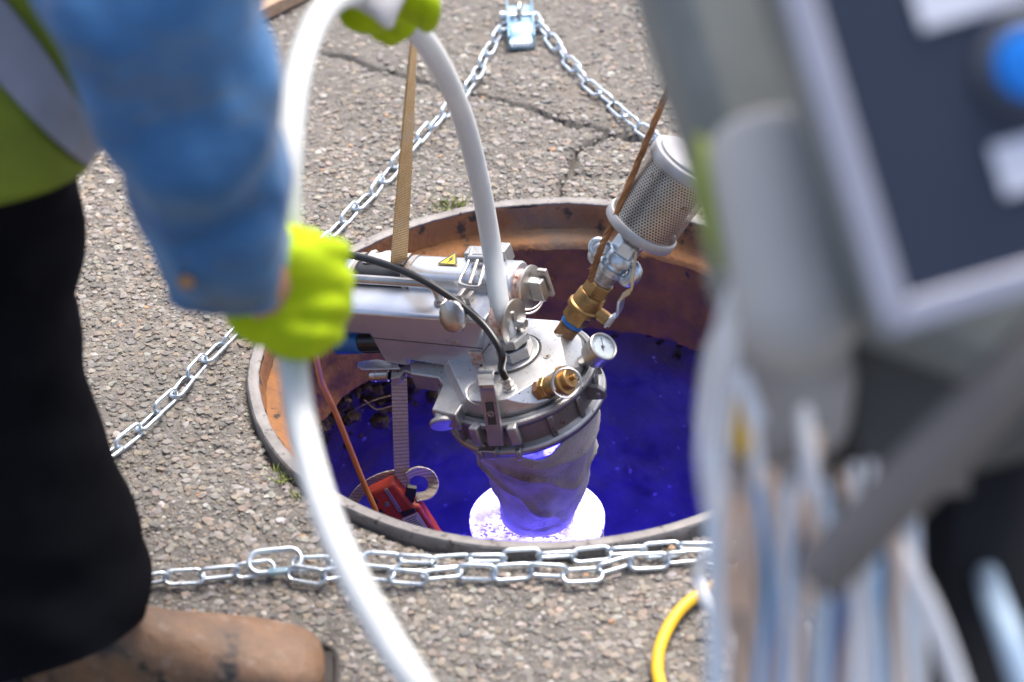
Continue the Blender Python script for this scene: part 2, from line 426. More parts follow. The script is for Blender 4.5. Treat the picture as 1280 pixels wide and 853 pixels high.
#@@GROUND
# ------------------------------------------------------------------ ground
R_OUT = 0.36                                 # outer radius of the iron frame, centre at the origin
def px_line(pts, z=0.0): return [at(x, y, z=z) for x, y in pts]
crackA = px_line([(395, 62), (440, 70), (470, 84), (500, 90), (524, 99), (540, 101), (565, 108), (592, 115), (622, 121), (641, 127), (666, 133), (680, 142), (692, 146), (718, 154), (742, 156), (765, 165), (800, 174), (850, 182), (930, 205)])
crackB = px_line([(765, 165), (748, 172), (735, 178), (720, 188), (714, 200), (713, 212), (704, 223), (698, 229), (698, 250)])
crackC = px_line([(713, 212), (735, 214), (765, 219), (790, 214)])
cracks = [(crackA, .0050, .016), (crackB, .0048, .018), (crackC, .0025, .006)]
def seg_dist(X, Y, poly):
    best = np.full(X.shape, 9.0)
    for a, b in zip(poly[:-1], poly[1:]):
        d = b[:2] - a[:2]; L2 = d @ d
        t = np.clip(((X - a[0]) * d[0] + (Y - a[1]) * d[1]) / L2, 0, 1)
        best = np.minimum(best, np.hypot(X - a[0] - t * d[0], Y - a[1] - t * d[1]))
    return best
def ground_z(X, Y):
    z = -.004 + .0035 * N1(X * 4, Y * 4) + .0022 * N2(X * 22, Y * 22) + .0016 * N3(X * 80, Y * 80) + .0012 * N1(X * 170, Y * 170)
    r = np.hypot(X, Y)
    k = np.clip(1 - (r - R_OUT) / .045, 0, 1)
    z = z - k * k * (.006 + .004 * N2(X * 30, Y * 30)) - .006 * np.clip(1 - (r - R_OUT) / .02, 0, 1) * (Y < 0)
    jx, jy = .004 * N1(X * 55, Y * 55 + 9), .004 * N2(X * 55 + 4, Y * 55)
    for poly, w, dep in cracks:
        near = (X > -.5) & (X < .6) & (Y > .3) & (Y < 1.05)
        if not near.any(): continue
        d = np.full(X.shape, 9.0)
        d[near] = seg_dist((X + jx)[near], (Y + jy)[near], poly)
        ww = w * (1 + .7 * N3(X * 18, Y * 18))
        z = z - dep * np.clip(1.6 * (1 - d / np.maximum(ww, .0015)), 0, 1) - .003 * np.clip(1 - d / .03, 0, 1)
    return z
def axis_coords(lo, hi, step, far):
    c = list(np.arange(lo, hi + 1e-9, step))
    s = step; a = lo; b = hi; L1 = []; L2 = []
    while a > -far or b < far:
        s *= 1.45; a -= s; b += s; L1.append(a); L2.append(b)
    return np.array(L1[::-1] + c + L2)
gx = axis_coords(-1.1, 1.1, .005, 90); gy = axis_coords(-.85, 1.35, .005, 90)
GX, GY = np.meshgrid(gx, gy, indexing='xy')
GZ = ground_z(GX, GY)
nx, ny = len(gx), len(gy)
ii, jj = np.meshgrid(np.arange(nx - 1), np.arange(ny - 1), indexing='xy')
a = (jj * nx + ii).ravel()
cx = (GX[:-1, :-1] + GX[1:, 1:]) / 2; cy = (GY[:-1, :-1] + GY[1:, 1:]) / 2
keep = (np.hypot(cx, cy) > .352).ravel()
a = a[keep]
quads = np.stack([a, a + 1, a + nx + 1, a + nx], 1)
def fast_mesh(name, V, Q, mat, smooth=False, colors=None, parent=None):
    me = bpy.data.meshes.new(name)
    V = np.asarray(V, np.float32); Q = np.asarray(Q, np.int32)
    k = Q.shape[1]
    me.vertices.add(len(V)); me.vertices.foreach_set('co', V.ravel())
    me.loops.add(Q.size); me.loops.foreach_set('vertex_index', Q.ravel())
    me.polygons.add(len(Q)); me.polygons.foreach_set('loop_start', np.arange(0, Q.size, k, dtype=np.int32))
    try: me.polygons.foreach_set('loop_total', np.full(len(Q), k, np.int32))
    except Exception: pass
    me.polygons.foreach_set('use_smooth', np.full(len(Q), smooth))
    if colors is not None:
        at_ = me.color_attributes.new('col', 'FLOAT_COLOR', 'POINT')
        at_.data.foreach_set('color', np.c_[colors, np.ones(len(colors))].astype(np.float32).ravel())
    me.materials.append(mat)
    me.update(calc_edges=True); me.validate()
    o = bpy.data.objects.new(name, me); col.objects.link(o)
    if parent is not None: o.parent = parent
    return o
g = fast_mesh('ground', np.c_[GX.ravel(), GY.ravel(), GZ.ravel()], quads, M['asphalt'], True)
tag(g, 'worn asphalt with exposed stone chippings and a forked crack', kind='structure')

def scatter(name, mat, step, rlo, rhi, x0, x1, y0, y1, palette, probs, sink, hgt, density=None, seed=5):
    r_ = np.random.default_rng(seed)
    X, Y = np.meshgrid(np.arange(x0, x1, step), np.arange(y0, y1, step))
    X = (X + r_.uniform(-.55, .55, X.shape) * step).ravel(); Y = (Y + r_.uniform(-.55, .55, Y.shape) * step).ravel()
    R = rlo + (rhi - rlo) * r_.random(len(X)) ** 2.3
    ok = np.hypot(X, Y) > R_OUT + .002 + R * .6
    for poly, w, dep in cracks: ok &= (seg_dist(X, Y, poly) > w * .7 + R * .55) | (r_.random(len(X)) < .06)
    if density is not None: ok &= r_.random(len(X)) < density(X, Y)
    X, Y, R = X[ok], Y[ok], R[ok]; n = len(X)
    Z = ground_z(X, Y) + R * sink
    th = r_.uniform(0, 6.283, n); el = r_.uniform(.6, 1.0, n)
    k = 6
    ang = np.arange(k) / k * 6.283
    V = np.zeros((n, 2 * k + 1, 3))
    for ring, (rad, hh) in enumerate(((1.0, -.35), (.78, .42))):
        q = rad * (1 + r_.uniform(-.28, .28, (n, k)))
        aa = ang[None] + r_.uniform(-.25, .25, (n, k))
        lx = q * np.cos(aa); ly = q * np.sin(aa) * el[:, None]
        V[:, ring * k:(ring + 1) * k, 0] = X[:, None] + R[:, None] * (lx * np.cos(th)[:, None] - ly * np.sin(th)[:, None])
        V[:, ring * k:(ring + 1) * k, 1] = Y[:, None] + R[:, None] * (lx * np.sin(th)[:, None] + ly * np.cos(th)[:, None])
        V[:, ring * k:(ring + 1) * k, 2] = Z[:, None] + R[:, None] * hgt * (hh + r_.uniform(-.25, .25, (n, k)))
    V[:, 2 * k, 0] = X + R * r_.uniform(-.2, .2, n); V[:, 2 * k, 1] = Y + R * r_.uniform(-.2, .2, n); V[:, 2 * k, 2] = Z + R * hgt * r_.uniform(.45, .75, n)
    T = []
    for i in range(k):
        j = (i + 1) % k
        T += [(i, j, k + j), (i, k + j, k + i), (k + i, k + j, 2 * k)]
    T = np.array(T)
    Q = (np.arange(n)[:, None, None] * (2 * k + 1) + T[None]).reshape(-1, 3)
    pal = np.array(palette)
    c = pal[r_.choice(len(pal), n, p=np.array(probs) / sum(probs))] * r_.uniform(.8, 1.2, (n, 1)) * (1 + r_.uniform(-.05, .05, (n, 3)))
    warm = np.clip(.5 + .9 * N1(X * 1.6 + 3, Y * 1.6), 0, 1)[:, None]
    c = c * (1 + warm * (A_(1.04, .97, .90) - 1))
    c = c * (1 + .22 * N3(X * 2.3 + 5, Y * 2.3) + .12 * N2(X * 8, Y * 8))[:, None]
    return fast_mesh(name, V.reshape(-1, 3), Q, mat, False, np.repeat(c, 2 * k + 1, 0))
PAL = [(.225, .212, .192), (.285, .272, .25), (.225, .19, .152), (.125, .12, .115), (.36, .22, .12), (.38, .365, .34), (.265, .23, .19), (.175, .169, .16)]
PRB = [.22, .15, .17, .10, .008, .035, .17, .15]
def worn(X, Y):                              # bare binder takes over towards the far side, in patches
    k = np.clip((Y - .42) / .35, 0, 1) * np.clip(.75 + .6 * N2(X * 3 + 1, Y * 3), 0, 1)
    return 1 - .62 * k
st = scatter('stone_chippings', M['stone'], .0062, .0018, .0076, -.92, .92, -.66, 1.12, PAL, PRB, .06, .46, density=worn)
so_ = scatter('coarse_chippings', M['stone'], .0115, .003, .0070, -1.7, 1.7, -1.2, 1.9, PAL, PRB, .06, .46, density=lambda X, Y: ((X < -.92) | (X > .92) | (Y < -.66) | (Y > 1.12)) * 1.0, seed=8)
tag(so_, 'stone chippings in the asphalt farther from the manhole', kind='stuff')
tag(st, 'grey brown stone chippings exposed in the worn asphalt', kind='stuff')
# fine crumbs that lie loose, thickest in the gutter round the iron frame
st2 = scatter('loose_grit', M['crumb'], .0062, .0009, .0024, -.75, .75, -.62, .75, [(.2, .16, .12), (.30, .25, .2), (.12, .1, .085)], [.5, .3, .2], .5, .9,
              density=lambda X, Y: np.clip(.07 + .8 * np.clip(1 - (np.hypot(X, Y) - R_OUT) / .05, 0, 1) + .25 * (N2(X * 5, Y * 5) > .25), 0, 1), seed=9)
tag(st2, 'loose brown grit strewn along the iron rim', kind='stuff')

# grass tufts at the rim
gm = MB()
for (px_, py_, n_, hh) in ((556, 262, 26, .018), (572, 259, 22, .02), (545, 266, 10, .013), (352, 604, 16, .013), (368, 622, 14, .012), (345, 590, 8, .01)):
    for k in range(n_):
        p = at(px_ + random.gauss(0, 7), py_ + random.gauss(0, 2.2), z=-.004)
        d_ = A_(random.gauss(0, .5), random.gauss(0, .5), 1) * hh * random.uniform(.5, 1.1)
        w_ = nrm(A_(random.gauss(0, 1), random.gauss(0, 1), 0)) * .0009
        gm.add([p - w_, p + w_, p + d_ * .55 + w_ * .8, p + d_ + A_(d_[0], d_[1], 0) * .5, p + d_ * .55 - w_ * .8], [(0, 1, 2, 4), (4, 2, 3)])
tag(gm.build('grass', M['grass']), 'small yellow green grass tufts growing along the iron rim', kind='stuff')

# ------------------------------------------------------------------ manhole frame and shaft
mh = empty('manhole_frame', (0, 0, 0), 'round rusty iron manhole frame set in the asphalt, its cover off', 'manhole')
def polar_sheet(name, prof, mat, parent, n=256, rough=.0006, seed=0, fine=.0, colorf=None, amp=None):
    """prof: (r, z) list swept round z with uneven surface"""
    nz = VN(50 + seed)
    P = np.array(prof, float)
    m = len(P); th = np.arange(n) / n * 2 * np.pi
    r = P[:, 0][:, None] + 0 * th[None]; z = P[:, 1][:, None] + 0 * th[None]
    s_ = (P[:, 1] * 34 + P[:, 0] * 34)[:, None]
    cx_, cy_ = np.cos(th) * 12, np.sin(th) * 12
    d = rough * nz(cx_[None] + 0 * s_, cy_[None] + 0 * s_, s_) + fine * nz(cx_[None] * 4 + 0 * s_, cy_[None] * 4 + 0 * s_, s_ * 2 + 7)
    if amp is not None: d = d * np.array(amp)[:, None]
    r = r + d; z = z + d * .6
    V = np.stack([r * np.cos(th), r * np.sin(th), z], -1).reshape(-1, 3)
    i, j = np.meshgrid(np.arange(m - 1), np.arange(n), indexing='ij')
    j2 = (j + 1) % n
    Q = np.stack([i * n + j, i * n + j2, (i + 1) * n + j2, (i + 1) * n + j], -1).reshape(-1, 4)[:, ::-1]
    c = colorf(V) if colorf else None
    o = fast_mesh(name, V, Q, mat, True, c, parent)
    o.data.set_sharp_from_angle(angle=math.radians(38))
    return o
polar_sheet('rim', [(.361, -.08), (.361, -.004), (.3605, .004), (.3585, .0062), (.353, .0066), (.3475, .0062), (.3458, .0050), (.3454, .0030)], M['rim'], mh, 320, .0009, 1, .0007)
polar_sheet('seat', [(.3458, .0036), (.3450, .0006), (.3446, -.008), (.3442, -.016), (.3437, -.024), (.342, -.031), (.337, -.0345), (.330, -.0365), (.3235, -.039), (.3205, -.042), (.3185, -.048)], M['seat'], mh, 320, .0022, 2, .0014)
zz = np.linspace(-.046, -.172, 18)
polar_sheet('throat', [(.3195 + .0008 * math.sin(k), z) for k, z in enumerate(zz)] + [(.322, -.176), (.334, -.179), (.37, -.181)], M['throat'], mh, 320, .0022, 3, .0016)
# cast dimples on the throat
for (px_, py_, r_) in ((663, 313, .0055), (795, 322, .004), (690, 349, .0035), (600, 312, .004)):
    q = at(px_, py_, y=.3); t = .31
    for it in range(6):
        q = at(px_, py_, y=t); rr = math.hypot(q[0], .0); t = math.sqrt(max(.3185 ** 2 - q[0] ** 2, .01))
    ax = nrm(A_(-q[0], -q[1], 0))
    dm = MB(); dm.lathe([(r_, -.003), (r_ * .9, .0015), (r_ * .5, .0028), (0, .003)], q, ax, 14); dm.build('casting_stud', M['throat'], mh)

def shaft_col(V):
    th = np.degrees(np.arctan2(V[:, 1], V[:, 0])); z = V[:, 2]
    soil = np.clip((np.clip(1 - np.abs(th - 150) / 48, 0, 1) * 2.2) * np.clip((z + .42 + .05 * N1(V[:, 0] * 9, V[:, 1] * 9)) / .08, 0, 1), 0, 1)
    band = np.clip((z + .26 + .03 * N2(V[:, 0] * 14, V[:, 1] * 14, z * 20)) / .03, 0, 1) * .75
    k = np.maximum(soil, band)[:, None]
    n_ = (.8 + .35 * N3(V[:, 0] * 30, V[:, 1] * 30, z * 30))[:, None]
    return (A_(.13, .125, .13) * (1 - k) + A_(.095, .062, .038) * k) * n_
zz = np.concatenate([np.linspace(-.165, -.5, 70), np.linspace(-.52, -1.5, 24)])
def shaft_r(z): return .352 + .018 * np.clip((z + .30) / .13, 0, 1) * 0 + .02 * np.clip((-z - .24) / .1, 0, 1)
sh = polar_sheet('shaft_wall', [(shaft_r(z), z) for z in zz], M['shaft'], None, 300, .005, 4, .0025, colorf=shaft_col)
tag(sh, 'rough concrete and soil wall of the manhole shaft in violet light', kind='structure')
fl = MB(); fl.lathe([(0, -1.5), (.2, -1.495), (.42, -1.49)], n=48)
tag(fl.build('shaft_floor', M['soil']), 'dark floor of the manhole shaft', kind='structure')
# soil clods under the frame on the left
def lump(mb, c, r, seed, n=10):
    nz = VN(200 + seed)
    o = len(mb.v); t = MB(); t.ball((0, 0, 0), 1.0, n)
    V = np.array(t.v); k = 1 + .34 * nz(V[:, 0] * 1.7, V[:, 1] * 1.7, V[:, 2] * 1.7 + seed) + .22 * nz(V[:, 0] * 4.5 + 3, V[:, 1] * 4.5, V[:, 2] * 4.5 + seed)
    mb.add(V * k[:, None] * A_(*r) + A_(*c), t.f)
cl = MB()
for k in range(320):
    th = math.radians(random.uniform(104, 198)); z_ = -.176 - min(abs(random.gauss(0, .05)), .085)
    rr = random.uniform(.324, .36); s_ = random.choice((.0035, .005, .0065, .008, .011)) * random.uniform(.8, 1.3)
    lump(cl, (rr * math.cos(th), rr * math.sin(th), z_), (s_, s_, s_ * .8), k, 12)
for k in range(60):
    th = math.radians(random.uniform(5, 105)); z_ = -.184 - abs(random.gauss(0, .018))
    rr = random.uniform(.345, .358); s_ = random.uniform(.003, .006)
    lump(cl, (rr * math.cos(th), rr * math.sin(th), z_), (s_, s_, s_ * .7), k + 300, 8)
tag(cl.build('soil', M['soil'], sharp=25), 'crumbly brown soil clods clinging under the iron frame', kind='stuff')
rt_ = MB()
for pts in ([(430, 520), (452, 508), (470, 500), (488, 495)], [(402, 560), (425, 532), (447, 512)], [(455, 500), (470, 512), (490, 508)]):
    rt_.tube(smooth_path([at(x, y, y=.2) for x, y in pts], 5), .0007, 5)
tag(rt_.build('roots', M['root']), 'thin dry roots sticking out of the soil in the shaft', kind='stuff')

# ------------------------------------------------------------------ chains
LINK_L, LINK_W, WIRE = .0465, .0205, .0024
PITCHL = LINK_L - 4 * WIRE + .0006
def link_mesh(name, L_, W_, w, n=10):
    rr = W_ / 2 - w; hl = L_ / 2 - w - rr
    pts = []
    for k in range(n + 1): t = -math.pi / 2 + math.pi * k / n; pts.append((hl + rr * math.cos(t), rr * math.sin(t), 0))
    for k in range(n + 1): t = math.pi / 2 + math.pi * k / n; pts.append((-hl + rr * math.cos(t), rr * math.sin(t), 0))
    mb = MB(); mb.tube(pts, w, 9, closed=True)
    o = mb.build(name, M['zinc'], None, 60, origin=A_(0, 0, 0)); me = o.data
    bpy.data.objects.remove(o); return me
LINK = link_mesh('link', LINK_L, LINK_W, WIRE)
def lay_chain(name, pts, label, rolls=(24, 112), zc=.0095, zf=None, jitter=9):
    P = smooth_path(pts, 12)
    S = [0]
    for p, q in zip(P[:-1], P[1:]): S.append(S[-1] + np.linalg.norm(q - p))
    root = empty(name, (P[0][0], P[0][1], 0), label, 'chain', 'galvanised chains round the manhole')
    base = A_(P[0][0], P[0][1], 0)
    n = int(S[-1] / PITCHL)
    pt = lambda s: A_(*[np.interp(s, S, [p[k] for p in P]) for k in range(3)])
    for k in range(n + 1):
        s = (k + .5) * PITCHL
        if s + PITCHL / 2 > S[-1]: break
        c = pt(s); t = nrm(pt(s + PITCHL / 2) - pt(s - PITCHL / 2))
        t = nrm(t + A_(random.gauss(0, .05), random.gauss(0, .05), random.gauss(0, .02)))
        u, v, _ = basis(t)                    # u horizontal, v up
        ro = math.radians(rolls[k % 2] + random.gauss(0, jitter))
        y_ = u * math.cos(ro) + v * math.sin(ro); z_ = np.cross(t, y_)
        o = bpy.data.objects.new('link', LINK); col.objects.link(o); o.parent = root
        c = c + A_(0, 0, abs(math.sin(ro)) * (LINK_W / 2 - WIRE) * .55)
        Rm = Matrix((tuple(map(float, (t[0], y_[0], z_[0]))), tuple(map(float, (t[1], y_[1], z_[1]))), tuple(map(float, (t[2], y_[2], z_[2])))))
        o.matrix_basis = Matrix.Translation(Vector(c - base)) @ Rm.to_4x4()
    return root
G = lambda pts, z=.004: [at(x, y, z=z) for x, y in pts]
lay_chain('chain', G([(639, 26), (623, 45), (604, 78), (588, 108), (560, 140), (532, 168), (501, 200), (480, 228), (452, 256), (421, 288), (380, 330), (340, 372), (300, 414), (262, 447), (228, 484), (190, 525), (150, 560), (110, 592), (60, 640)]), 'chain running from the zinc bracket down left past the green glove', rolls=(16, 100))
lay_chain('chain', G([(664, 20), (676, 36), (690, 52), (708, 74), (732, 103), (762, 128), (787, 152), (812, 170), (850, 205), (880, 232), (930, 268), (990, 310), (1060, 360), (1110, 430)]), 'chain running from the zinc bracket to behind the perforated silencer', rolls=(16, 100))
lay_chain('chain', G([(120, 738), (176, 730), (225, 724), (275, 720), (318, 714), (350, 712)]), 'short chain from the black trouser leg to the quick link', rolls=(20, 104))
lay_chain('chain', G([(368, 707), (420, 705), (462, 702), (510, 703), (556, 703), (600, 702), (640, 700), (697, 697), (740, 695), (790, 692), (835, 689), (885, 687), (930, 690), (990, 700)]), 'upper of the two chains lying in front of the manhole rim', rolls=(22, 118))
lay_chain('chain', G([(364, 716), (395, 724), (420, 721), (452, 716), (494, 722), (519, 726), (553, 718), (588, 719), (625, 719), (666, 717), (700, 718), (738, 721), (763, 712), (788, 706), (830, 704), (875, 699), (930, 704)]), 'lower of the two chains lying in front of the manhole rim', rolls=(30, 96), jitter=14)
# quick link
ql = empty('quick_link', at(345, 712, z=0), 'large zinc quick link joining the front chains beside the white hose', 'quick link')
LK = link_mesh('quick_link_body', .062, .031, .003)
o = bpy.data.objects.new('body', LK); col.objects.link(o); o.parent = ql
o.rotation_euler = (math.radians(28), 0, math.radians(5)); o.location = (0, 0, .012)
q = MB(); q.hexn((-.008, -.0125, 0), (.012, -.0125, 0), .0048)
o2 = q.build('nut', M['zinc_blue'], ql, origin=A_(0, 0, 0)); o2.rotation_euler = o.rotation_euler; o2.location = o.location
# zinc bracket at the far end
bp_ = at(652, 56, z=0)
br = empty('zinc_bracket', bp_, 'blue tinted zinc hinged bracket holding both far chains', 'bracket')
b_ = MB()
b_.box((-.0185, .05, .013), (.003, .135, .024)); b_.box((.0185, .05, .013), (.003, .135, .024))
b_.box((0, .05, .003), (.036, .135, .003))
b_.build('channel', M['zinc_blue'], br, bevel=.001)
b_ = MB()
secs = []
for k in range(9):
    t = k / 8; yy = .045 - t * .06; zz_ = .012 + .012 * math.sin(math.pi * min(1, t * 1.15)) - .006 * t
    secs.append([A_(-.016, yy, zz_ - .002), A_(.016, yy, zz_ - .002), A_(.0155, yy, zz_ + .002), A_(0, yy, zz_ + .0045), A_(-.0155, yy, zz_ + .002)])
b_.loft(secs)
b_.build('tongue', M['zinc_blue'], br)
b_ = MB()
for k in range(6): b_.cyl((-.0145 + k * .0058, -.018, .006), (-.0145 + k * .0058, -.012, .010), .0024, n=8)
b_.box((0, -.012, .0075), (.036, .008, .007))
b_.build('serrated_edge', M['zinc'], br, bevel=.0008)
b_ = MB(); b_.cyl((-.024, .062, .016), (.024, .062, .016), .0038); b_.cyl((-.030, .062, .016), (-.021, .062, .016), .0075)
b_.build('hinge_pin', M['zinc'], br)
b_ = MB(); b_.tube(smooth_path([(0, .04, .012), (-.002, .036, .03), (0, .052, .04), (.002, .066, .03), (0, .072, .02)], 6), .0036, 8)
b_.build('chain_hook', M['steel_dull'], br)
# wood plank
pk = MB()
p0, p1 = at(333, 26, z=0), at(392, -3, z=0)
u_ = nrm(p1 - p0); w_ = A_(-u_[1], u_[0], 0)
pk.prism([p0 - u_ * .35, p1 + u_ * .5, p1 + u_ * .5 + w_ * .11, p0 - u_ * .35 + w_ * .11], A_(0, 0, .022))
tag(pk.build('plank', M['wood'], bevel=.002), 'pale wooden plank lying on the asphalt behind the worker', 'plank')
# yellow hose on the ground
yh = MB(); yh.tube(smooth_path(G([(960, 700), (915, 718), (878, 740), (850, 763), (831, 793), (822, 825), (826, 858), (850, 905), (910, 960), (1000, 1000)], .009), 8), .0066, 14)
tag(yh.build('yellow_cable', M['yellow'], sharp=60), 'thick yellow cable curving on the asphalt by the cable skirt', 'cable')
# ------------------------------------------------------------------ the packer machine hung in the manhole
TH = math.radians(14)
eX = A_(math.cos(TH), 0, math.sin(TH)); eY = A_(0, 1, 0); eZ = A_(-math.sin(TH), 0, math.cos(TH))
OM = at(638, 443, y=-.02)
def toL(P): P = np.asarray(P) - OM; return A_(P @ eX, P @ eY, P @ eZ)
def toW(l): return OM + l[0] * eX + l[1] * eY + l[2] * eZ
def L(px, py, h):                             # point of the machine's own plane at height h
    r = ray(px, py); t = ((OM + eZ * h - CAM) @ eZ) / (r @ eZ); return toL(CAM + r * t)
def Lplane(px, py, p0, n):                    # point on a plane given in machine coordinates
    r = ray(px, py); rl = A_(r @ eX, r @ eY, r @ eZ); c = toL(CAM); t = ((p0 - c) @ n) / (rl @ n); return c + rl * t
def Lcyl(px, py, R):                          # near side of a cylinder round the machine axis
    r = ray(px, py); rl = A_(r @ eX, r @ eY, r @ eZ); c = toL(CAM)
    a, b, k = rl[0] ** 2 + rl[1] ** 2, c[0] * rl[0] + c[1] * rl[1], c[0] ** 2 + c[1] ** 2 - R * R
    t = (-b - math.sqrt(max(b * b - a * k, 0))) / a; return c + rl * t
def Ldist(px, py, B, dist, near=True):        # point on the pixel's ray at a given distance from B
    r = ray(px, py); rl = A_(r @ eX, r @ eY, r @ eZ); c = toL(CAM)
    a = rl @ rl; b = (c - B) @ rl; k = (c - B) @ (c - B) - dist * dist
    q = math.sqrt(max(b * b - a * k, 0)); t = (-b - q) / a if near else (-b + q) / a; return c + rl * t
pm = empty('liner_packer', OM, 'aluminium packer with gauge, brass valves and twin arms hanging in the open manhole', 'packer')
pm.matrix_world = Matrix(((eX[0], eY[0], eZ[0], OM[0]), (eX[1], eY[1], eZ[1], OM[1]), (eX[2], eY[2], eZ[2], OM[2]), (0, 0, 0, 1)))
Z_ = A_(0, 0, 1)
# axes of the screw-in fittings
vB = L(706, 417, -.006); vE = Ldist(861, 201, vB, .268, True); vA = nrm(vE - vB)
gB = L(734, 447, -.012); gA = nrm(A_(.62, -.34, .62))
sB = L(676, 488, -.010); sA = nrm(A_(.80, -.30, .34))
# lid plate: thick disc with slanted facets where the fittings sit
bm = bmesh.new()
bmesh.ops.create_cone(bm, cap_ends=True, segments=96, radius1=.087, radius2=.087, depth=.026)
bmesh.ops.translate(bm, verts=bm.verts, vec=(0, 0, -.013))
def cut(p, n):
    g_ = bm.verts[:] + bm.edges[:] + bm.faces[:]
    res = bmesh.ops.bisect_plane(bm, geom=g_, plane_co=Vector(p), plane_no=Vector(n), clear_outer=True)
    ed = [e for e in res['geom_cut'] if isinstance(e, bmesh.types.BMEdge)]
    bmesh.ops.contextual_create(bm, geom=ed)
cut(vB, nrm(A_(vA[0], vA[1], vA[2] * .95)))
cut(gB, nrm(A_(.80, -.16, .58)))
cut(sB + A_(0, 0, .001), nrm(A_(.40, -.72, .58)))
cut(A_(.030, .066, -.004), nrm(A_(.35, .62, .7)))
cut(A_(-.07, -.02, -.003), nrm(A_(-.8, -.2, .62)))
bmesh.ops.recalc_face_normals(bm, faces=bm.faces)
me = bpy.data.meshes.new('lid_plate'); bm.to_mesh(me); bm.free(); me.materials.append(M['alu'])
me.polygons.foreach_set('use_smooth', [True] * len(me.polygons)); me.set_sharp_from_angle(angle=math.radians(25))
lid = bpy.data.objects.new('lid_plate', me); col.objects.link(lid); lid.parent = pm
md = lid.modifiers.new('bevel', 'BEVEL'); md.width = .0012; md.segments = 2; md.limit_method = 'ANGLE'; md.angle_limit = math.radians(25)
b_ = MB(); b_.lathe([(.0, .0004), (.0352, .0004), (.0356, .0022), (.0345, .003), (0, .003)], n=64); b_.build('centre_disc', M['alu'], lid)
b_ = MB(); b_.lathe([(.0356, .0003), (.0386, .0005), (.0386, .0009), (.0356, .0009)], n=72); b_.build('groove', M['groove'], lid)
for (px_, py_) in ((684, 446), (650, 406), (627, 476), (611, 492), (700, 418), (662, 372)):
    c = L(px_, py_, 0)
    b_ = MB(); b_.lathe([(.0019, .0002), (.0019, .0008), (.0040, .0010), (.0045, .0004), (.0045, -.001)], c, Z_, 20); s_ = b_.build('screw', M['steel_dull'], lid)
    b_ = MB(); b_.hexn(c + Z_ * -.001, c + Z_ * .0006, .0021); b_.build('socket', M['groove'], s_)
# nuts and hose seat
b_ = MB(); b_.hexn((.008, -.006, .003), (.008, -.006, .0185), .0225, a0=.3); b_.build('hex_nut', M['alu_cast'], pm)
b_ = MB(); b_.lathe([(.0170, .0185), (.0170, .0225)], (.008, -.006, 0), n=24); b_.build('seal_ring', M['groove'], pm)
b_ = MB(); b_.hexn((.008, -.006, .0225), (.008, -.006, .0345), .0235, bore=.0135, a0=.75); b_.build('hex_nut', M['alu_cast'], pm)
# flange body with ribs
b_ = MB()
b_.lathe([(.05, -.024), (.0865, -.024), (.0935, -.0245), (.0965, -.027), (.0975, -.0310), (.0965, -.0350), (.0930, -.0385), (.0915, -.041), (.0912, -.064), (.0950, -.0665), (.0972, -.070), (.0972, -.0745), (.0955, -.079), (.090, -.0815), (.07, -.0825)], n=120)
fl = b_.build('flange', M['alu_dark'], pm, sharp=30)
for k in range(14):
    t = math.radians(8 + k * 360 / 14); e = A_(math.cos(t), math.sin(t), 0); u_ = A_(-math.sin(t), math.cos(t), 0)
    b_ = MB(); b_.box(e * .0925 + A_(0, 0, -.0525), (.0075, .0075, .030), (e, u_, Z_)); b_.build('rib', M['alu_dark'], fl, bevel=.0015)
b_ = MB(); b_.lathe([(.0925, -.0262), (.0955, -.0262), (.0985, -.0285), (.0990, -.0312), (.0980, -.0340), (.0950, -.0360)], n=120); b_.build('upper_ring', M['alu_cast'], fl, sharp=40)
b_ = MB(); b_.lathe([(.0945, -.0670), (.0978, -.0695), (.0985, -.0720), (.0980, -.0745), (.0960, -.0765)], n=120); b_.build('lower_ring', M['alu_cast'], fl, sharp=40)
b_ = MB(); b_.lathe([(.0885, -.0235), (.0905, -.0236), (.0905, -.0243)], n=96); b_.build('seam', M['groove'], fl)
# ears on the flange
ec = Lcyl(741, 490, .099)
e = nrm(A_(ec[0], ec[1], 0)); u_ = A_(-e[1], e[0], 0)
b_ = MB(); b_.prism([ec + Z_ * .010 - u_ * .003 - e * .012, ec + Z_ * .010 - u_ * .003 + e * .010, ec + Z_ * .004 - u_ * .003 + e * .018, ec - Z_ * .008 - u_ * .003 + e * .016, ec - Z_ * .012 - u_ * .003 - e * .012], u_ * .006)
ear = b_.build('ear', M['alu_dark'], fl, bevel=.0012)
b_ = MB(); b_.cyl(ec + e * .009 - u_ * .0045, ec + e * .009 + u_ * .0045, .003); b_.build('hole', M['steel'], ear)
# lever with emblem, clevis posts
p_top = L(608, 467, .016); p_knee = Lcyl(610, 487, .1045); p_bot = Lcyl(621, 556, .104)
p_mid = p_knee
e = nrm(A_(p_bot[0], p_bot[1], 0)); sx = nrm(A_(-e[1], e[0], 0))
ax = nrm(p_bot - p_knee); nn = nrm(np.cross(sx, ax)); nn = nn if nn @ e > 0 else -nn
b_ = MB()
pth = smooth_path([p_top - e * .016 - Z_ * .004, p_top - e * .004 + Z_ * .0015, p_top + e * .006 - Z_ * .002, p_knee + Z_ * .006, p_knee, p_knee * .5 + p_bot * .5, p_bot], 6)
secs = []
for i_, p_ in enumerate(pth):
    T_ = nrm(pth[min(i_ + 1, len(pth) - 1)] - pth[max(i_ - 1, 0)]); n_ = nrm(np.cross(sx, T_))
    secs.append([p_ - sx * .0095 - n_ * .0027, p_ + sx * .0095 - n_ * .0027, p_ + sx * .0095 + n_ * .0027, p_ - sx * .0095 + n_ * .0027])
b_.loft(secs)
lev = b_.build('lever', M['alu_cast'], pm, bevel=.0012)
pc = p_knee * .60 + p_bot * .40 + nn * .0029
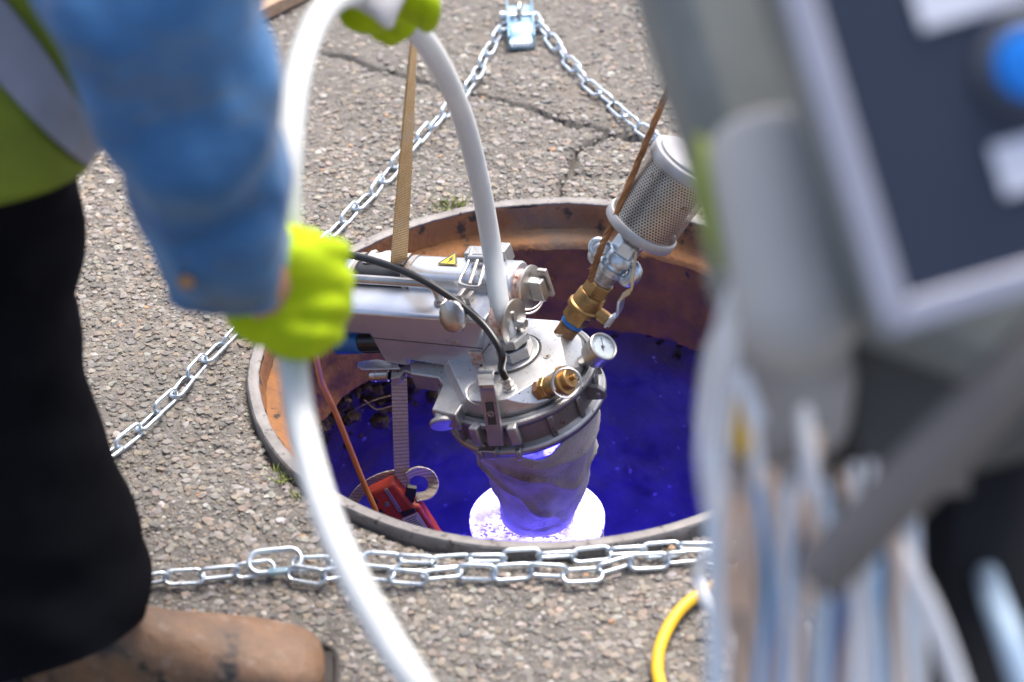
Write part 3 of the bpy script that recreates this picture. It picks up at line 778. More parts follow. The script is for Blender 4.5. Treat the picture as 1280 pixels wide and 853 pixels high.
def quadplate(c, ax_, sx_, nn_, l_, w_, t_): 
    m_ = MB(); m_.box(c, (l_, w_, t_), (ax_, sx_, nn_)); return m_
quadplate(pc, ax, sx, nn, .034, .0105, .0008).build('recess', M['groove'], lev)
em = MB()
em.ring(pc + nn * .0008, nn, .0031, .0006, 20, 6); em.ring(pc + nn * .0008, nn, .0013, .0005, 12, 6, .8)
for k in range(8):
    t = k * math.pi / 4; d_ = ax * math.cos(t) + sx * math.sin(t); em.box(pc + nn * .0008 + d_ * .0041, (.0014, .0014, .0012), (d_, np.cross(nn, d_), nn))
em.build('gear_emblem', M['steel_dull'], lev)
for px_, py_ in ((598, 541), (643, 541)):
    q = Lcyl(px_, py_, .099); e2 = nrm(A_(q[0], q[1], 0)); u2 = A_(-e2[1], e2[0], 0)
    b_ = MB(); b_.box(q + e2 * .002, (.014, .012, .026), (e2, u2, Z_)); b_.build('clevis_post', M['alu_cast'], fl, bevel=.002)
    q = Lcyl(px_ + 6, py_ + 24, .101)
    b_ = MB(); b_.box(q + e2 * .003, (.010, .007, .013), (e2, u2, Z_)); b_.build('clevis_foot', M['alu_cast'], fl, bevel=.0015)
q = Lcyl(615, 564, .1); e2 = nrm(A_(q[0], q[1], 0)); b_ = MB(); b_.box(q + e2 * .002, (.012, .016, .012), (e2, A_(-e2[1], e2[0], 0), Z_)); b_.build('catch', M['steel'], fl, bevel=.001)
# left bracket plate
poly = [L(x, y, -.010) for x, y in ((512, 452), (560, 444), (612, 452), (632, 506), (592, 501), (577, 507), (569, 519), (539, 512), (553, 481), (547, 472), (513, 467))]
b_ = MB(); b_.prism(poly, A_(0, 0, -.024)); brk = b_.build('bracket', M['alu_cast'], pm, bevel=.002)
kc = L(553, 517, -.020); ka = nrm(A_(-.05, -.75, -.42))
b_ = MB(); b_.lathe([(0, -.004), (.0095, -.004), (.0095, .008), (.0150, .0095), (.0165, .0115), (.0165, .0145), (.0150, .0160), (0, .0162)], kc, ka, 32); b_.build('clamp_knob', M['alu_cast'], brk)
b_ = MB(); b_.ring(L(600, 490, -.002), nrm(A_(.1, -.35, .9)), .0175, .0013, 36); b_.ring(L(601, 491, .0005), nrm(A_(.15, -.3, .9)), .0172, .0012, 36); b_.build('split_ring', M['steel'], brk)
# ---- front arm housing
bt = .066
fl_, fr_ = L(428, 388, bt), L(607, 401, bt)
U = nrm(fl_ - fr_); Wd = nrm(np.cross(U, Z_)); Wd = Wd if Wd[1] > 0 else -Wd        # U to the left/back, Wd across to the back
fp = lambda x, y: Lplane(x, y, fr_, Wd)
side = [fp(x, y) for x, y in ((607, 402), (601, 440), (590, 466), (512, 452), (511, 460), (481, 455), (461, 420))]
side += [side[-1] + U * .12, fr_ + U * .30 - Z_ * .0]
side[0] = fr_ * 1.0
side[-2] = side[-2] + Z_ * 0
AW = .056
b_ = MB(); b_.prism(side, Wd * AW); arm = b_.build('arm_housing', M['alu_box'], pm, bevel=.0048)
# seams, rivet
c = fp(569, 428); b_ = MB(); b_.cyl(c + Wd * .001, c - Wd * .0015, .0042, n=16); rv = b_.build('screw', M['steel_dull'], arm)
c = fp(557, 426); b_ = MB(); b_.cyl(c + Wd * .001, c - Wd * .001, .0018, n=12); b_.build('screw', M['steel_dull'], arm)
a0, a1 = fp(462, 422), fp(604, 436)
b_ = MB(); b_.box((a0 + a1) / 2 - Wd * .0002, (np.linalg.norm(a1 - a0), .0006, .0009), (nrm(a1 - a0), Wd, np.cross(nrm(a1 - a0), Wd))); b_.build('seam', M['groove'], arm)
# corner block with worn paint at the front right
b_ = MB(); q = fp(595, 447); b_.box(q - Wd * .0015 - U * .002, (.018, .004, .020), (U, Wd, Z_)); b_.build('corner_block', M['copper'], arm, bevel=.0015)
# handle bar
h0 = L(551, 378, bt + .001); hu = U
b_ = MB()
hp = [h0 - Z_ * .004, h0 + Z_ * .016, h0 + Z_ * .022 + U * .002, h0 + Z_ * .0265 + U * .008, h0 + Z_ * .0275 + U * .016, h0 + Z_ * .0275 + U * .20]
b_.tube(smooth_path(hp[:5], 5) + [hp[5]], .0056, 14); hb = b_.build('handle', M['steel'], arm, sharp=60)
b_ = MB(); b_.lathe([(.0085, -.001), (.0085, .002), (.006, .003)], h0, Z_, 20); b_.build('handle_foot', M['steel_dull'], arm)
# knurled knob in front
kc = fp(576, 391) - Wd * .004; kn = nrm(-Wd * .86 + Z_ * .42 + U * .12)
V = []
b_ = MB(); b_.lathe([(.006, -.012), (.006, .006), (.018, .0068), (.0198, .009), (.0198, .013), (.0182, .0152), (.006, .0168), (0, .017)], kc, kn, 48)
vv = np.array(b_.v); rel = vv - kc; hgt = rel @ kn; rad = rel - np.outer(hgt, kn); rl = np.linalg.norm(rad, axis=1)
u_, v_, _ = basis(kn); an = np.arctan2(rad @ v_, rad @ u_)
f_ = np.where(rl > .015, 1 - .05 * np.maximum(0, np.cos(an * 8)) ** 4, 1)
b_.v = [tuple(kc + kn * h + r * k) for h, r, k in zip(hgt, rad, f_)]
b_.build('knob', M['steel'], arm, sharp=50)
for dx in (0, 10):
    q = L(578 + dx, 370 + dx * .35, bt + .004); b_ = MB(); b_.box(q, (.006, .016, .012), (U, Wd, Z_)); b_.build('knob_block', M['steel_dull'], arm, bevel=.001)
# ---- rear tube housing with black band
tr = .0262; thh = .052
tl, trr = L(430, 345, thh + .008), L(648, 357, thh + .008)
tU = nrm(tl - trr)
tW = nrm(np.cross(tU, Z_)); tW = tW if tW[1] > 0 else -tW
def tseg(p0, p1, r, n=40):
    m_ = MB()
    secs = []
    for P in (p0, p1):
        s_ = []
        for k in range(n):
            t = 2 * math.pi * k / n; c_, s__ = math.cos(t), math.sin(t)
            q_ = 3.2; rr = (abs(c_) ** q_ + abs(s__) ** q_) ** (-1 / q_)
            s_.append(P + tW * c_ * rr * r + Z_ * s__ * rr * r)
        secs.append(s_)
    return m_.loft(secs)
def tpt(px_, py_=None):                       # point of the tube axis whose picture lies at column px_
    lo, hi = -.3, .4
    for it in range(40):
        mid = (lo + hi) / 2; P = toW(trr + tU * mid) - CAM; x_ = 640 + F * (P @ rt) / (P @ fw)
        lo, hi = (mid, hi) if x_ > px_ else (lo, mid)
    return trr + tU * lo
tube = tseg(tpt(523), tpt(652), tr).build('tube_housing', M['alu_box'], pm, bevel=.0025, sharp=30)
tseg(tpt(400), tpt(452), tr).build('tube_end', M['alu_box'], tube, bevel=.002, sharp=30)
tseg(tpt(458), tpt(517), tr * .965).build('black_band', M['black'], tube, bevel=.002, sharp=30)
tseg(tpt(452), tpt(458), tr * 1.03).build('collar', M['steel_dull'], tube, sharp=30)
tseg(tpt(517), tpt(523), tr * 1.03).build('collar', M['steel_dull'], tube, sharp=30)
# peeling foil label on the band
lp0, lp1 = tpt(464), tpt(514)
b_ = MB(); secs = []
for k in range(12):
    q = lp0 + (lp1 - lp0) * k / 11; ww = .018 + .003 * math.sin(k * 1.7)
    secs.append([q + Z_ * (tr * .98) - tW * (ww * .3), q + Z_ * (tr * .985 + .0016) - tW * (ww * .3), q + Z_ * (tr * .985 + .0016) + tW * ww, q + Z_ * (tr * .98) + tW * ww])
b_.loft(secs); b_.build('foil_label', M['silverfoil'], tube)
# warning triangle sticker
wc = tpt(568) + Z_ * (tr + .0012) + tW * .010
tri = [wc + tU * (-.014) - tW * .0125, wc + tU * .014 - tW * .0125, wc + tW * .013]
b_ = MB(); b_.prism(tri, Z_ * .0005); ws_ = b_.build('warning_sticker', M['sticker'], tube)
b_ = MB()
for a_, c_ in zip(tri, tri[1:] + tri[:1]): 
    m__ = (a_ + c_) / 2; m__ = m__ + (wc - m__) * .09; d_ = nrm(c_ - a_); b_.box(m__ + Z_ * .0007, (np.linalg.norm(c_ - a_) * .88, .0016, .0004), (d_, np.cross(Z_, d_), Z_))
b_.build('sticker_border', M['print'], ws_)
b_ = MB(); b_.prism([wc - tU * .001 + tW * .006 + Z_ * .0006, wc + tU * .003 - tW * .002 + Z_ * .0006, wc + tU * .0005 - tW * .002 + Z_ * .0006, wc + tU * .001 - tW * .009 + Z_ * .0006, wc - tU * .004 - tW * .0005 + Z_ * .0006, wc - tU * .001 - tW * .0005 + Z_ * .0006], Z_ * .0004); b_.build('lightning_mark', M['print'], ws_)
# toggle latch: wire bail, pull rod, pivot
lt = lambda x, y, h: L(x, y, h)
b_ = MB(); b_.tube(smooth_path([lt(590, 312, .095), lt(584, 332, .093), lt(575, 350, .090), lt(577, 356, .089), lt(596, 359, .088), lt(600, 352, .089), lt(606, 330, .092), lt(612, 314, .095)], 6), .0021, 8)
la = b_.build('latch_bail', M['steel'], tube, sharp=60)
b_ = MB(); b_.cyl(lt(586, 323, .094), lt(613, 324, .094), .0045); b_.build('pivot', M['steel'], la)
b_ = MB(); b_.cyl(lt(597, 326, .094), lt(587, 356, .089), .0028, n=14); b_.build('pull_rod', M['steel_dull'], la)
b_ = MB(); b_.box(lt(604, 318, .088), (.045, .018, .012), (tU, tW, Z_)); b_.build('latch_plate', M['alu_cast'], la, bevel=.002)
b_ = MB(); b_.box(lt(628, 318, .086), (.02, .02, .022), (tU, tW, Z_)); b_.build('latch_block', M['alu_cast'], la, bevel=.002)
# ---- spools on the arm ends
def spool(c, ax_, r, w_, disc_r, nm):
    m_ = MB(); m_.lathe([(r * 1.1, 0), (r * 1.1, w_ * .12), (r * .9, w_ * .3), (r * .84, w_ * .5), (r * .88, w_ * .72), (r * 1.0, w_ * .95), (r * .4, w_)], c, ax_, 40)
    o_ = m_.build(nm, M['copper'], pm, sharp=40)
    m_ = MB(); dpt = c + ax_ * w_; m_.lathe([(0, 0), (disc_r, 0), (disc_r, .0022), (disc_r * .93, .003), (0, .003)], dpt, ax_, 48); d_ = m_.build('disc', M['steel'], o_)
    return o_, dpt
aA = nrm(-U - Z_ * .10)
c1 = fr_ + Wd * .024 - Z_ * .018 + U * .001
s1, d1 = spool(c1, aA, .0245, .019, .0285, 'spool')
b_ = MB(); b_.cyl(d1, d1 + aA * .017, .0048, n=20); b_.build('pin', M['steel'], s1)
b_ = MB(); b_.lathe([(0, .0168), (.0062, .0168), (.0062, .0175)], d1, aA, 16)
b_.tube([d1 + aA * .005 + Z_ * .016, d1 + aA * .006 + Z_ * .004, d1 + aA * .006 - Z_ * .012], .0024, 8); b_.build('clip', M['steel'], s1)
c2 = tpt(640)
aB = nrm(-tU - Z_ * .06)
s2, d2 = spool(c2 + aB * .006, aB, .0235, .018, .0265, 'spool')
b_ = MB(); b_.box(d2 + aB * .011 - Z_ * .002, (.018, .013, .027), (aB, tW, Z_)); b_.build('pin_block', M['steel'], s2, bevel=.002)
b_ = MB(); b_.box(d2 + aB * .016 + tW * .012, (.012, .006, .038), (aB, tW, Z_)); b_.build('pin_plate', M['steel_dull'], s2, bevel=.001)
q = L(655, 371, .02)
for k, (dx, dy, R_) in enumerate(((0, 0, .0235), (1.5, -4, .022))):
    b_ = MB(); b_.ring(L(655 + dx, 370 + dy, .022 + .003 * k), nrm(A_(.35, -.55, .75 - .1 * k)), R_, .0012, 48); b_.build('split_ring', M['steel'], s2)
# ---- black cable and its gland
gl = L(637, 486, 0)
b_ = MB(); b_.lathe([(.0085, 0), (.0085, .003), (.0068, .0035)], gl, Z_, 24); gb = b_.build('cable_gland', M['steel'], lid)
b_ = MB(); b_.hexn(gl + Z_ * .003, gl + Z_ * .011, .0072); b_.cyl(gl + Z_ * .011, gl + Z_ * .016, .0052); b_.build('gland_nut', M['steel'], gb)
b_ = MB()
cp = [gl + Z_ * .013, gl + Z_ * .03 - A_(.001, 0, 0), L(627, 441, .055), L(607, 409, .075), L(572, 378, .093), L(522, 347, .112), L(470, 327, .122), L(425, 317, .126), L(380, 312, .125)]
b_.tube(smooth_path(cp, 8), .0046, 14); b_.build('black_cable', M['rubber'], pm, sharp=60)
# ---- brass relief valve
b_ = MB(); b_.hexn(sB - sA * .004, sB + sA * .004, .0125, a0=.4); rb = b_.build('relief_valve', M['brass_dull'], pm)
b_ = MB(); b_.hexn(sB + sA * .004, sB + sA * .012, .0135, a0=.2); b_.build('hex', M['brass'], rb)
b_ = MB(); b_.lathe([(.0115, .012), (.0118, .030), (.0108, .0315), (.0108, .034)], sB, sA, 32); b_.build('barrel', M['brass'], rb)
u_, v_, _ = basis(sA)
hd = nrm(-A_(0, 1, 0) * .8 - Z_ * .55 - sA * 0); hd = nrm(hd - sA * (hd @ sA))
b_ = MB(); b_.cyl(sB + sA * .0165 + hd * .010, sB + sA * .0165 + hd * .0122, .0034, n=16); b_.build('vent_hole', M['groove'], rb)
b_ = MB(); b_.lathe([(0, .034), (.0175, .034), (.0178, .0365), (.0172, .0385), (.012, .039), (.0118, .0455), (.0108, .0465), (0, .0466)], sB, sA, 40); b_.build('cap', M['brass'], rb)
b_ = MB(); b_.cyl(sB + sA * .0465, sB + sA * .053, .0031, n=16); b_.build('stem', M['brass'], rb)
b_ = MB(); rc = L(708, 479, .022); b_.ring(rc, nrm(A_(.12, -.72, .60)), .0168, .0011, 44); b_.ring(rc + A_(.0012, -.001, .0012), nrm(A_(.2, -.68, .62)), .0164, .0011, 44, 8, .55); b_.build('pull_ring', M['steel'], rb)
# ---- pressure gauge
g0 = L(741, 446, .004)
b_ = MB(); b_.cyl(gB - gA * .012, g0 + gA * .004, .0075); gg = b_.build('pressure_gauge', M['steel'], pm)
b_ = MB(); b_.lathe([(0, 0), (.0152, 0), (.0165, .002), (.0165, .019), (.0176, .020), (.0182, .0225), (.0176, .0262), (.0163, .027), (.0150, .026), (.0147, .0235)], g0, gA, 56); b_.build('case', M['steel'], gg)
b_ = MB(); b_.lathe([(0, .0232), (.0149, .0232)], g0, gA, 48); dl = b_.build('dial', M['dial'], gg)
u_, v_, _ = basis(gA)
mk = MB()
for k in range(25):
    t = math.radians(-135 + k * 270 / 24 + 90); d_ = u_ * math.cos(t) + v_ * math.sin(t); l_ = .0028 if k % 4 == 0 else .0016
    mk.box(g0 + gA * .0234 + d_ * (.0133 - l_ / 2), (l_, .0004, .0002), (d_, np.cross(gA, d_), gA))
mk.build('scale_marks', M['print'], dl)['kind'] = 'stuff'
t = math.radians(38); d_ = u_ * math.cos(t) + v_ * math.sin(t)
b_ = MB(); b_.box(g0 + gA * .0242 + d_ * .0035, (.017, .0008, .0004), (d_, np.cross(gA, d_), gA)); b_.cyl(g0 + gA * .0236, g0 + gA * .0250, .0021, n=16); b_.build('needle', M['print'], dl)
b_ = MB(); b_.lathe([(0, .0254), (.0149, .0254), (.0149, .0258), (0, .0258)], g0, gA, 40); b_.build('glass', M['glass'], gg)
# ---- ball valve, claw coupling and silencer along vA
V_ = lambda s_: vB + vA * s_
b_ = MB(); b_.lathe([(.0125, -.012), (.0125, .010), (.0132, .0105), (.0132, .013), (.012, .0135), (.012, .018)], vB, vA, 32); bv = b_.build('ball_valve', M['brass_dull'], pm)
b_ = MB(); b_.lathe([(.0138, .0150), (.0142, .0155), (.0142, .0205), (.0138, .021)], vB, vA, 32); b_.build('blue_tape', M['tape'], bv)
b_ = MB(); b_.hexn(V_(.021), V_(.037), .0168, a0=.2); b_.build('hex', M['brass'], bv)
b_ = MB(); b_.lathe([(.0145, .037), (.0195, .0375), (.0203, .039), (.0203, .0445), (.0192, .046), (.0178, .0465), (.0178, .061), (.0165, .064), (.014, .065)], vB, vA, 44); vb = b_.build('body', M['brass'], bv)
b_ = MB(); b_.hexn(V_(.0645), V_(.082), .0172, a0=.5); b_.build('hex', M['brass'], bv)
# embossed letters on the brass, too worn to read: raised strokes
u_, v_, _ = basis(vA); tc_ = toL(CAM) - V_(.054); tc_ = nrm(tc_ - vA * (tc_ @ vA)); tc2 = np.cross(vA, tc_)
em = MB()
for row, s_ in enumerate((.0575, .0510, .0415)):
    for k in range(4):
        t = -.05 + k * .22 + (.1 if row == 2 else 0); d_ = tc_ * math.cos(t) + tc2 * math.sin(t); e2 = np.cross(vA, d_); rr = .0204 if row == 2 else .0179
        c_ = V_(s_) + d_ * rr
        em.box(c_ - e2 * .001, (.0006, .0006, .0036), (d_, e2, vA)); em.box(c_ + e2 * .001, (.0006, .0006, .0036 if k % 2 else .002), (d_, e2, vA)); em.box(c_ + vA * (.0016 if k % 3 else 0), (.0006, .0024, .0006), (d_, e2, vA))
em.build('embossing', M['brass'], vb)['kind'] = 'stuff'
# valve stem and lever
ve = nrm(A_(.80, -.30, -.45)); ve = nrm(ve - vA * (ve @ vA))
vc = V_(.047)
b_ = MB(); b_.cyl(vc + ve * .014, vc + ve * .031, .0080, n=24); b_.build('stem_boss', M['brass'], bv)
b_ = MB(); b_.hexn(vc + ve * .031, vc + ve * .0385, .0078); b_.build('stem_nut', M['steel'], bv)
wv = np.cross(vA, ve)
lpth = [vc + ve * .034 - vA * .008, vc + ve * .034 + vA * .006, vc + ve * .0375 + vA * .016, L(777, 372, vc[2] + .021) , L(789, 362, vc[2] + .032), L(791, 345, vc[2] + .047), L(795, 318, vc[2] + .067), L(797, 312, vc[2] + .072)]
b_ = MB(); b_.tube(smooth_path(lpth[2:], 5), 1.0, flat=(.0115, .0026), hint=ve); lv = b_.build('lever', M['cream'], bv, bevel=.0005)
b_ = MB(); b_.tube(smooth_path(lpth[:4], 5), 1.0, flat=(.014, .003), hint=ve); b_.build('lever_root', M['zinc'], lv, bevel=.0005)
# nipple, claw coupling
b_ = MB(); b_.lathe([(.0125, .080), (.0125, .083), (.0136, .0835), (.0136, .086), (.0128, .0865), (.0128, .092), (.0142, .0925), (.0142, .101)], vB, vA, 32); cpl = b_.build('claw_coupling', M['steel_dull'], pm)
b_ = MB(); b_.lathe([(.0135, .099), (.0185, .100), (.0205, .103), (.0205, .108), (.0170, .1095), (.0160, .113), (.0170, .1165), (.0208, .118), (.0208, .125), (.0180, .129), (.015, .130)], vB, vA, 40); b_.build('coupling_head', M['zinc'], cpl)
tcam = toL(CAM) - V_(.114); tcam = nrm(tcam - vA * (tcam @ vA)); sd_ = np.cross(vA, tcam)
for sgn, off in ((1, .16), (-1, .16)):
    dd = nrm(sd_ * sgn + tcam * .35)
    pts = []
    c_ = V_(.114) + dd * .0195
    m_ = MB(); m_.tube(smooth_path([V_(.126) + dd * .017, V_(.123) + dd * .0255, V_(.114) + dd * .028, V_(.105) + dd * .0245, V_(.103) + dd * .0165], 5), [.006, .0072, .0078, .0078, .0078, .0082, .0085, .0086, .0086, .0085, .0085, .0085, .0084, .0082, .008, .0078, .0074, .007, .0066, .0062, .006][:21], 12)
    m_.build('claw', M['zinc'], cpl, sharp=60)
b_ = MB(); b_.ring(V_(.121) - sd_ * .027 + tcam * .012, nrm(tcam * .9 + vA * .3), .0085, .0036, 24, 10); b_.build('eye', M['zinc'], cpl, sharp=70)
b_ = MB(); b_.hexn(V_(.129), V_(.1465), .0175, a0=.2); b_.build('hex', M['zinc'], cpl)
# silencer
b_ = MB(); b_.lathe([(.0115, .146), (.0115, .152), (.0135, .1525), (.0135, .158), (.012, .1585), (.012, .164)], vB, vA, 28); sil = b_.build('silencer', M['steel_dull'], pm)
b_ = MB(); b_.lathe([(.012, .1615), (.040, .1615), (.0450, .1625), (.0455, .1635), (.0455, .1735), (.0448, .1745), (.0425, .1748), (.041, .172)], vB, vA, 72); b_.build('end_cap', M['alu_cap'], sil)
b_ = MB(); b_.lathe([(.041, .258), (.0425, .2555), (.0450, .2558), (.0455, .257), (.0455, .2675), (.0445, .269), (.039, .2695), (.0385, .2725), (.0365, .2745), (.012, .2755), (0, .2755)], vB, vA, 72); b_.build('end_cap', M['alu_cap'], sil)
b_ = MB(); b_.lathe([(.036, .172), (.036, .258)], vB, vA, 40); b_.build('filter_core', M['rubber'], sil)
def perforated(R, s0, s1, nth, rows):
    u_, v_, a_ = basis(vA); V = []; Q = []
    dth = 2 * math.pi / nth; dz = (s1 - s0) / rows
    P = lambda th_, z_: V_(z_) + (u_ * math.cos(th_) + v_ * math.sin(th_)) * R
    for r_ in range(rows):
        for k in range(nth):
            off = .5 if r_ % 2 else 0
            c_ = (k + off) * dth; zc_ = s0 + (r_ + .5) * dz
            o_ = len(V); hr, hz = dth * .37, dz * .40
            outer = [(-.5, -.5), (.5, -.5), (.5, .5), (-.5, .5)]
            for a1, b1 in outer: V.append(P(c_ + a1 * dth, zc_ + b1 * dz))
            for j in range(8):
                t_ = math.pi * 2 * (j + .5) / 8 - 3 * math.pi / 4 - math.pi / 8 ; V.append(P(c_ + hr * math.cos(t_), zc_ + hz * math.sin(t_)))
            for e_ in range(4):
                i0, i1, i2 = o_ + 4 + (2 * e_) % 8, o_ + 4 + (2 * e_ + 1) % 8, o_ + 4 + (2 * e_ + 2) % 8
                Q.append((o_ + e_, o_ + (e_ + 1) % 4, i2, i1)); Q.append((o_ + e_, i1, i0))
    m_ = MB(); m_.add(V, Q); return m_
perforated(.0425, .1735, .2565, 70, 25).build('perforated_sleeve', M['perf'], sil, sharp=60)
# ---- plug under the front arm, tongue and snap shackle
pc0, pc1 = fp(446, 437) + Wd * .014, fp(474, 436) + Wd * .014
pa = nrm(pc0 - pc1)
b_ = MB(); b_.cyl(pc1 + pa * (np.linalg.norm(pc0 - pc1)), pc1 + pa * .075, .0140, n=32); pl = b_.build('plug', M['bluep'], pm)
b_ = MB(); b_.cyl(pc1 - pa * .012, pc0, .0128, n=32)
for k in range(18):
    t = 2 * math.pi * k / 18; u_, v_, _ = basis(pa); d_ = u_ * math.cos(t) + v_ * math.sin(t)
    b_.box((pc0 + pc1) / 2 + d_ * .0126, (np.linalg.norm(pc0 - pc1) * .8, .0022, .0022), (pa, np.cross(pa, d_), d_))
b_.build('ribbed_nut', M['black'], pl)
b_ = MB(); b_.prism([L(x, y, -.016) for x, y in ((447, 452), (472, 449), (497, 455), (500, 461), (452, 462), (446, 458))], A_(0, 0, -.002)); b_.build('tongue', M['alu'], brk, bevel=.0006)
q0, q1 = L(464, 471, -.026), L(488, 470, -.026)
b_ = MB(); b_.lathe([(0, 0), (.0065, 0), (.0068, .001), (.0068, .007), (.0062, .0075), (.0062, .0085), (.0068, .009), (.0068, .024), (.0055, .025)], q0, q1 - q0, 24); b_.build('shackle_pin', M['steel'], brk)
b_ = MB(); b_.prism([L(x, y, -.020) for x, y in ((489, 462), (512, 456), (520, 462), (520, 470), (506, 463), (500, 471), (488, 474))], A_(0, 0, -.010)); b_.build('shackle', M['steel_dull'], brk, bevel=.0012)
# lamp ring under the flange
b_ = MB(); b_.lathe([(.071, -.0825), (.071, -.106), (.066, -.108)], n=64); b_.build('lamp_ring', M['uv2'], pm)

# ------------------------------------------------------------------ felt sleeve, glowing liner end
PB = toW(A_(0, 0, -.082))
LB = PB + A_(.004, .004, -.168)
fs = MB(); secs = []
nzf = VN(77)
for k in range(61):
    t = k / 60; c_ = PB * (1 - t) + LB * t + A_(.007 * math.sin(t * 3.1), 0, 0); s_ = []
    for j in range(150):
        a_ = 2 * math.pi * j / 150; ca, sa = math.cos(a_), math.sin(a_)
        r_ = .0905 * (1 - t) ** 1.15 + .0435 * (1 - (1 - t) ** 1.15)
        dg = t * 9 - 1.5 * ca + 1.1 * sa
        r_ *= 1 + .13 * math.sin(t * 3.14) * float(nzf(ca * 2.2 + 5, sa * 2.2, t * 4 + ca)) + .075 * min(1, t * 2.2) * (1 - abs(math.sin(dg * 1.15 + 1.6 * float(nzf(ca * 1.5, sa * 1.5, t * 3))))) ** 2.2 * (1 if t < .93 else .2) - .03 * t + .012 * float(nzf(ca * 5, sa * 5 + 3, t * 10)) + .007 * float(nzf(ca * 14, sa * 14 + 3, t * 30))
        if t > .93: r_ *= 1.04
        zoff = 0
        if k < 15: zoff = .006 * (1 - k / 15) - (.016 * max(0, -sa * .99 + .14 * ca) ** 22) * (1 - k / 15) * 1.3
        ex = eX * ca + eY * sa
        fl2 = A_(ca, sa, 0)
        s_.append(c_ + (ex * (1 - t) + fl2 * t) * r_ + A_(0, 0, zoff))
    secs.append(s_)
fs.loft(secs, caps=False)
fo = fs.build('felt_sleeve', M['felt'], None, sharp=70, solid=.003)
tag(fo, 'wrinkled grey felt sleeve hanging below the packer flange', 'sleeve')
lt_ = empty('liner_end', LB, 'round liner end glowing white violet below the felt sleeve', 'lamp')
b_ = MB(); b_.lathe([(0, -.004), (.080, -.004), (.0845, -.006), (.0845, -.012)], n=72); b_.build('glow_disc', M['uv'], lt_)
b_ = MB(); b_.lathe([(.083, -.012), (.083, -.20)], n=48); b_.build('liner_sleeve', M['felt'], lt_)
b_ = MB(); b_.lathe([(.083, -.20), (.080, -.40), (.078, -1.15)], n=48); b_.build('liner_tube', M['uv_tube'], lt_)
# ------------------------------------------------------------------ straps, detector, cables in the shaft
s0 = toW(tpt(507) + Z_ * (tr + .001))
us = MB(); top_ = at(517, 50, d=2.62)
tw = nrm(rt)
pts = [s0 + A_(0, 0, -.004), s0 + (top_ - s0) * .05, s0 + (top_ - s0) * .33, s0 + (top_ - s0) * .66, top_, top_ + (top_ - s0) * .6, top_ + (top_ - s0) * 1.6]
secs = []
for k, p in enumerate(smooth_path(pts, 10)):
    t = k / 60; an = .1 + min(t / .66, 1) * 1.15; d_ = A_(math.cos(an), math.sin(an), 0); n_ = A_(-math.sin(an), math.cos(an), 0)
    secs.append([p - d_ * .0105 - n_ * .0012, p + d_ * .0105 - n_ * .0012, p + d_ * .0105 + n_ * .0012, p - d_ * .0105 + n_ * .0012])
us.loft(secs)
so = us.build('lifting_strap', M['web'], None); tag(so, 'beige webbing strap rising from the rear tube towards the upper glove', 'strap')
# lower strap with loop
ls = MB(); b0 = toW(L(499, 476, -.03)); b1 = at(503, 612, y=b0[1] - .02)
pp = smooth_path([b0 + A_(0, 0, .004), b0 * .66 + b1 * .34, b0 * .33 + b1 * .67, b1], 8); secs = []
for k, p in enumerate(pp):
    an = -.12 + .3 * k / len(pp); d_ = A_(math.cos(an), math.sin(an), 0); n_ = A_(-math.sin(an), math.cos(an), 0)
    secs.append([p - d_ * .0095 - n_ * .0013, p + d_ * .0095 - n_ * .0013, p + d_ * .0095 + n_ * .0013, p - d_ * .0095 + n_ * .0013])
ls.loft(secs)
yl = b1[1]
lw = empty('detector_strap', b1, 'pale webbing strap hanging below the bracket with a loop at its end', 'strap')
ls.build('band', M['web2'], lw, origin=b1).location = (0, 0, 0)
def band(pts, w_, hint, nm, par, mt, o_):
    m_ = MB(); m_.tube(smooth_path(pts, 6), 1.0, flat=(w_, .0024), hint=hint); ob = m_.build(nm, mt, par, origin=o_); ob.location = (0, 0, 0); return ob
band([at(500, 592, y=yl + .004), at(478, 597, y=yl + .01), at(455, 610, y=yl + .02), at(441, 628, y=yl + .02), at(438, 645, y=yl + .01), at(448, 665, y=yl)], .014, (0, 1, 0), 'loop', lw, M['web2'], b1)
band([at(508, 596, y=yl), at(520, 589, y=yl + .006), at(536, 593, y=yl + .01), at(542, 606, y=yl + .004), at(536, 618, y=yl - .006), at(520, 622, y=yl - .01)], .013, (0, 1, .2), 'loop', lw, M['web2'], b1)
b_ = MB(); b_.box(at(513, 617, y=yl - .014), (.013, .008, .022), (nrm(A_(1, 0, -.25)), A_(0, 1, 0), nrm(A_(.25, 0, 1)))); ob = b_.build('clip', M['black'], lw, bevel=.001, origin=b1); ob.location = (0, 0, 0)
# red gas detector
dp = at(498, 634, y=yl - .012)
gd = empty('gas_detector', dp, 'red handheld gas detector with a pale sticker hanging in the shaft', 'gas detector')
dz = nrm(A_(-.42, .1, .9)); dx_ = nrm(A_(.9, .0, .42)); dy = nrm(np.cross(dz, dx_)); dx_ = np.cross(dy, dz)
gd.matrix_world = Matrix(((dx_[0], dy[0], dz[0], dp[0]), (dx_[1], dy[1], dz[1], dp[1]), (dx_[2], dy[2], dz[2], dp[2]), (0, 0, 0, 1))) @ Matrix.Scale(.86, 4)
b_ = MB(); b_.prism([A_(-.027, -.014, .045), A_(.018, -.014, .047), A_(.024, -.014, .0), A_(.033, -.014, -.004), A_(.033, -.014, -.075), A_(-.03, -.014, -.075)], A_(0, .028, 0)); b_.build('case', M['red'], gd, bevel=.004)
for x_, z_, w__, h__, nm, mt in ((-.020, .033, .006, .012, 'slot', 'black'), (-.021, .005, .006, .022, 'slot', 'black'), (.004, .022, .006, .044, 'belt_clip', 'steel_dull'), (.014, -.006, .022, .008, 'slot', 'black')):
    b_ = MB(); b_.box((x_, -.0148, z_), (w__, .003, h__)); b_.build(nm, M[mt], gd, bevel=.0008)
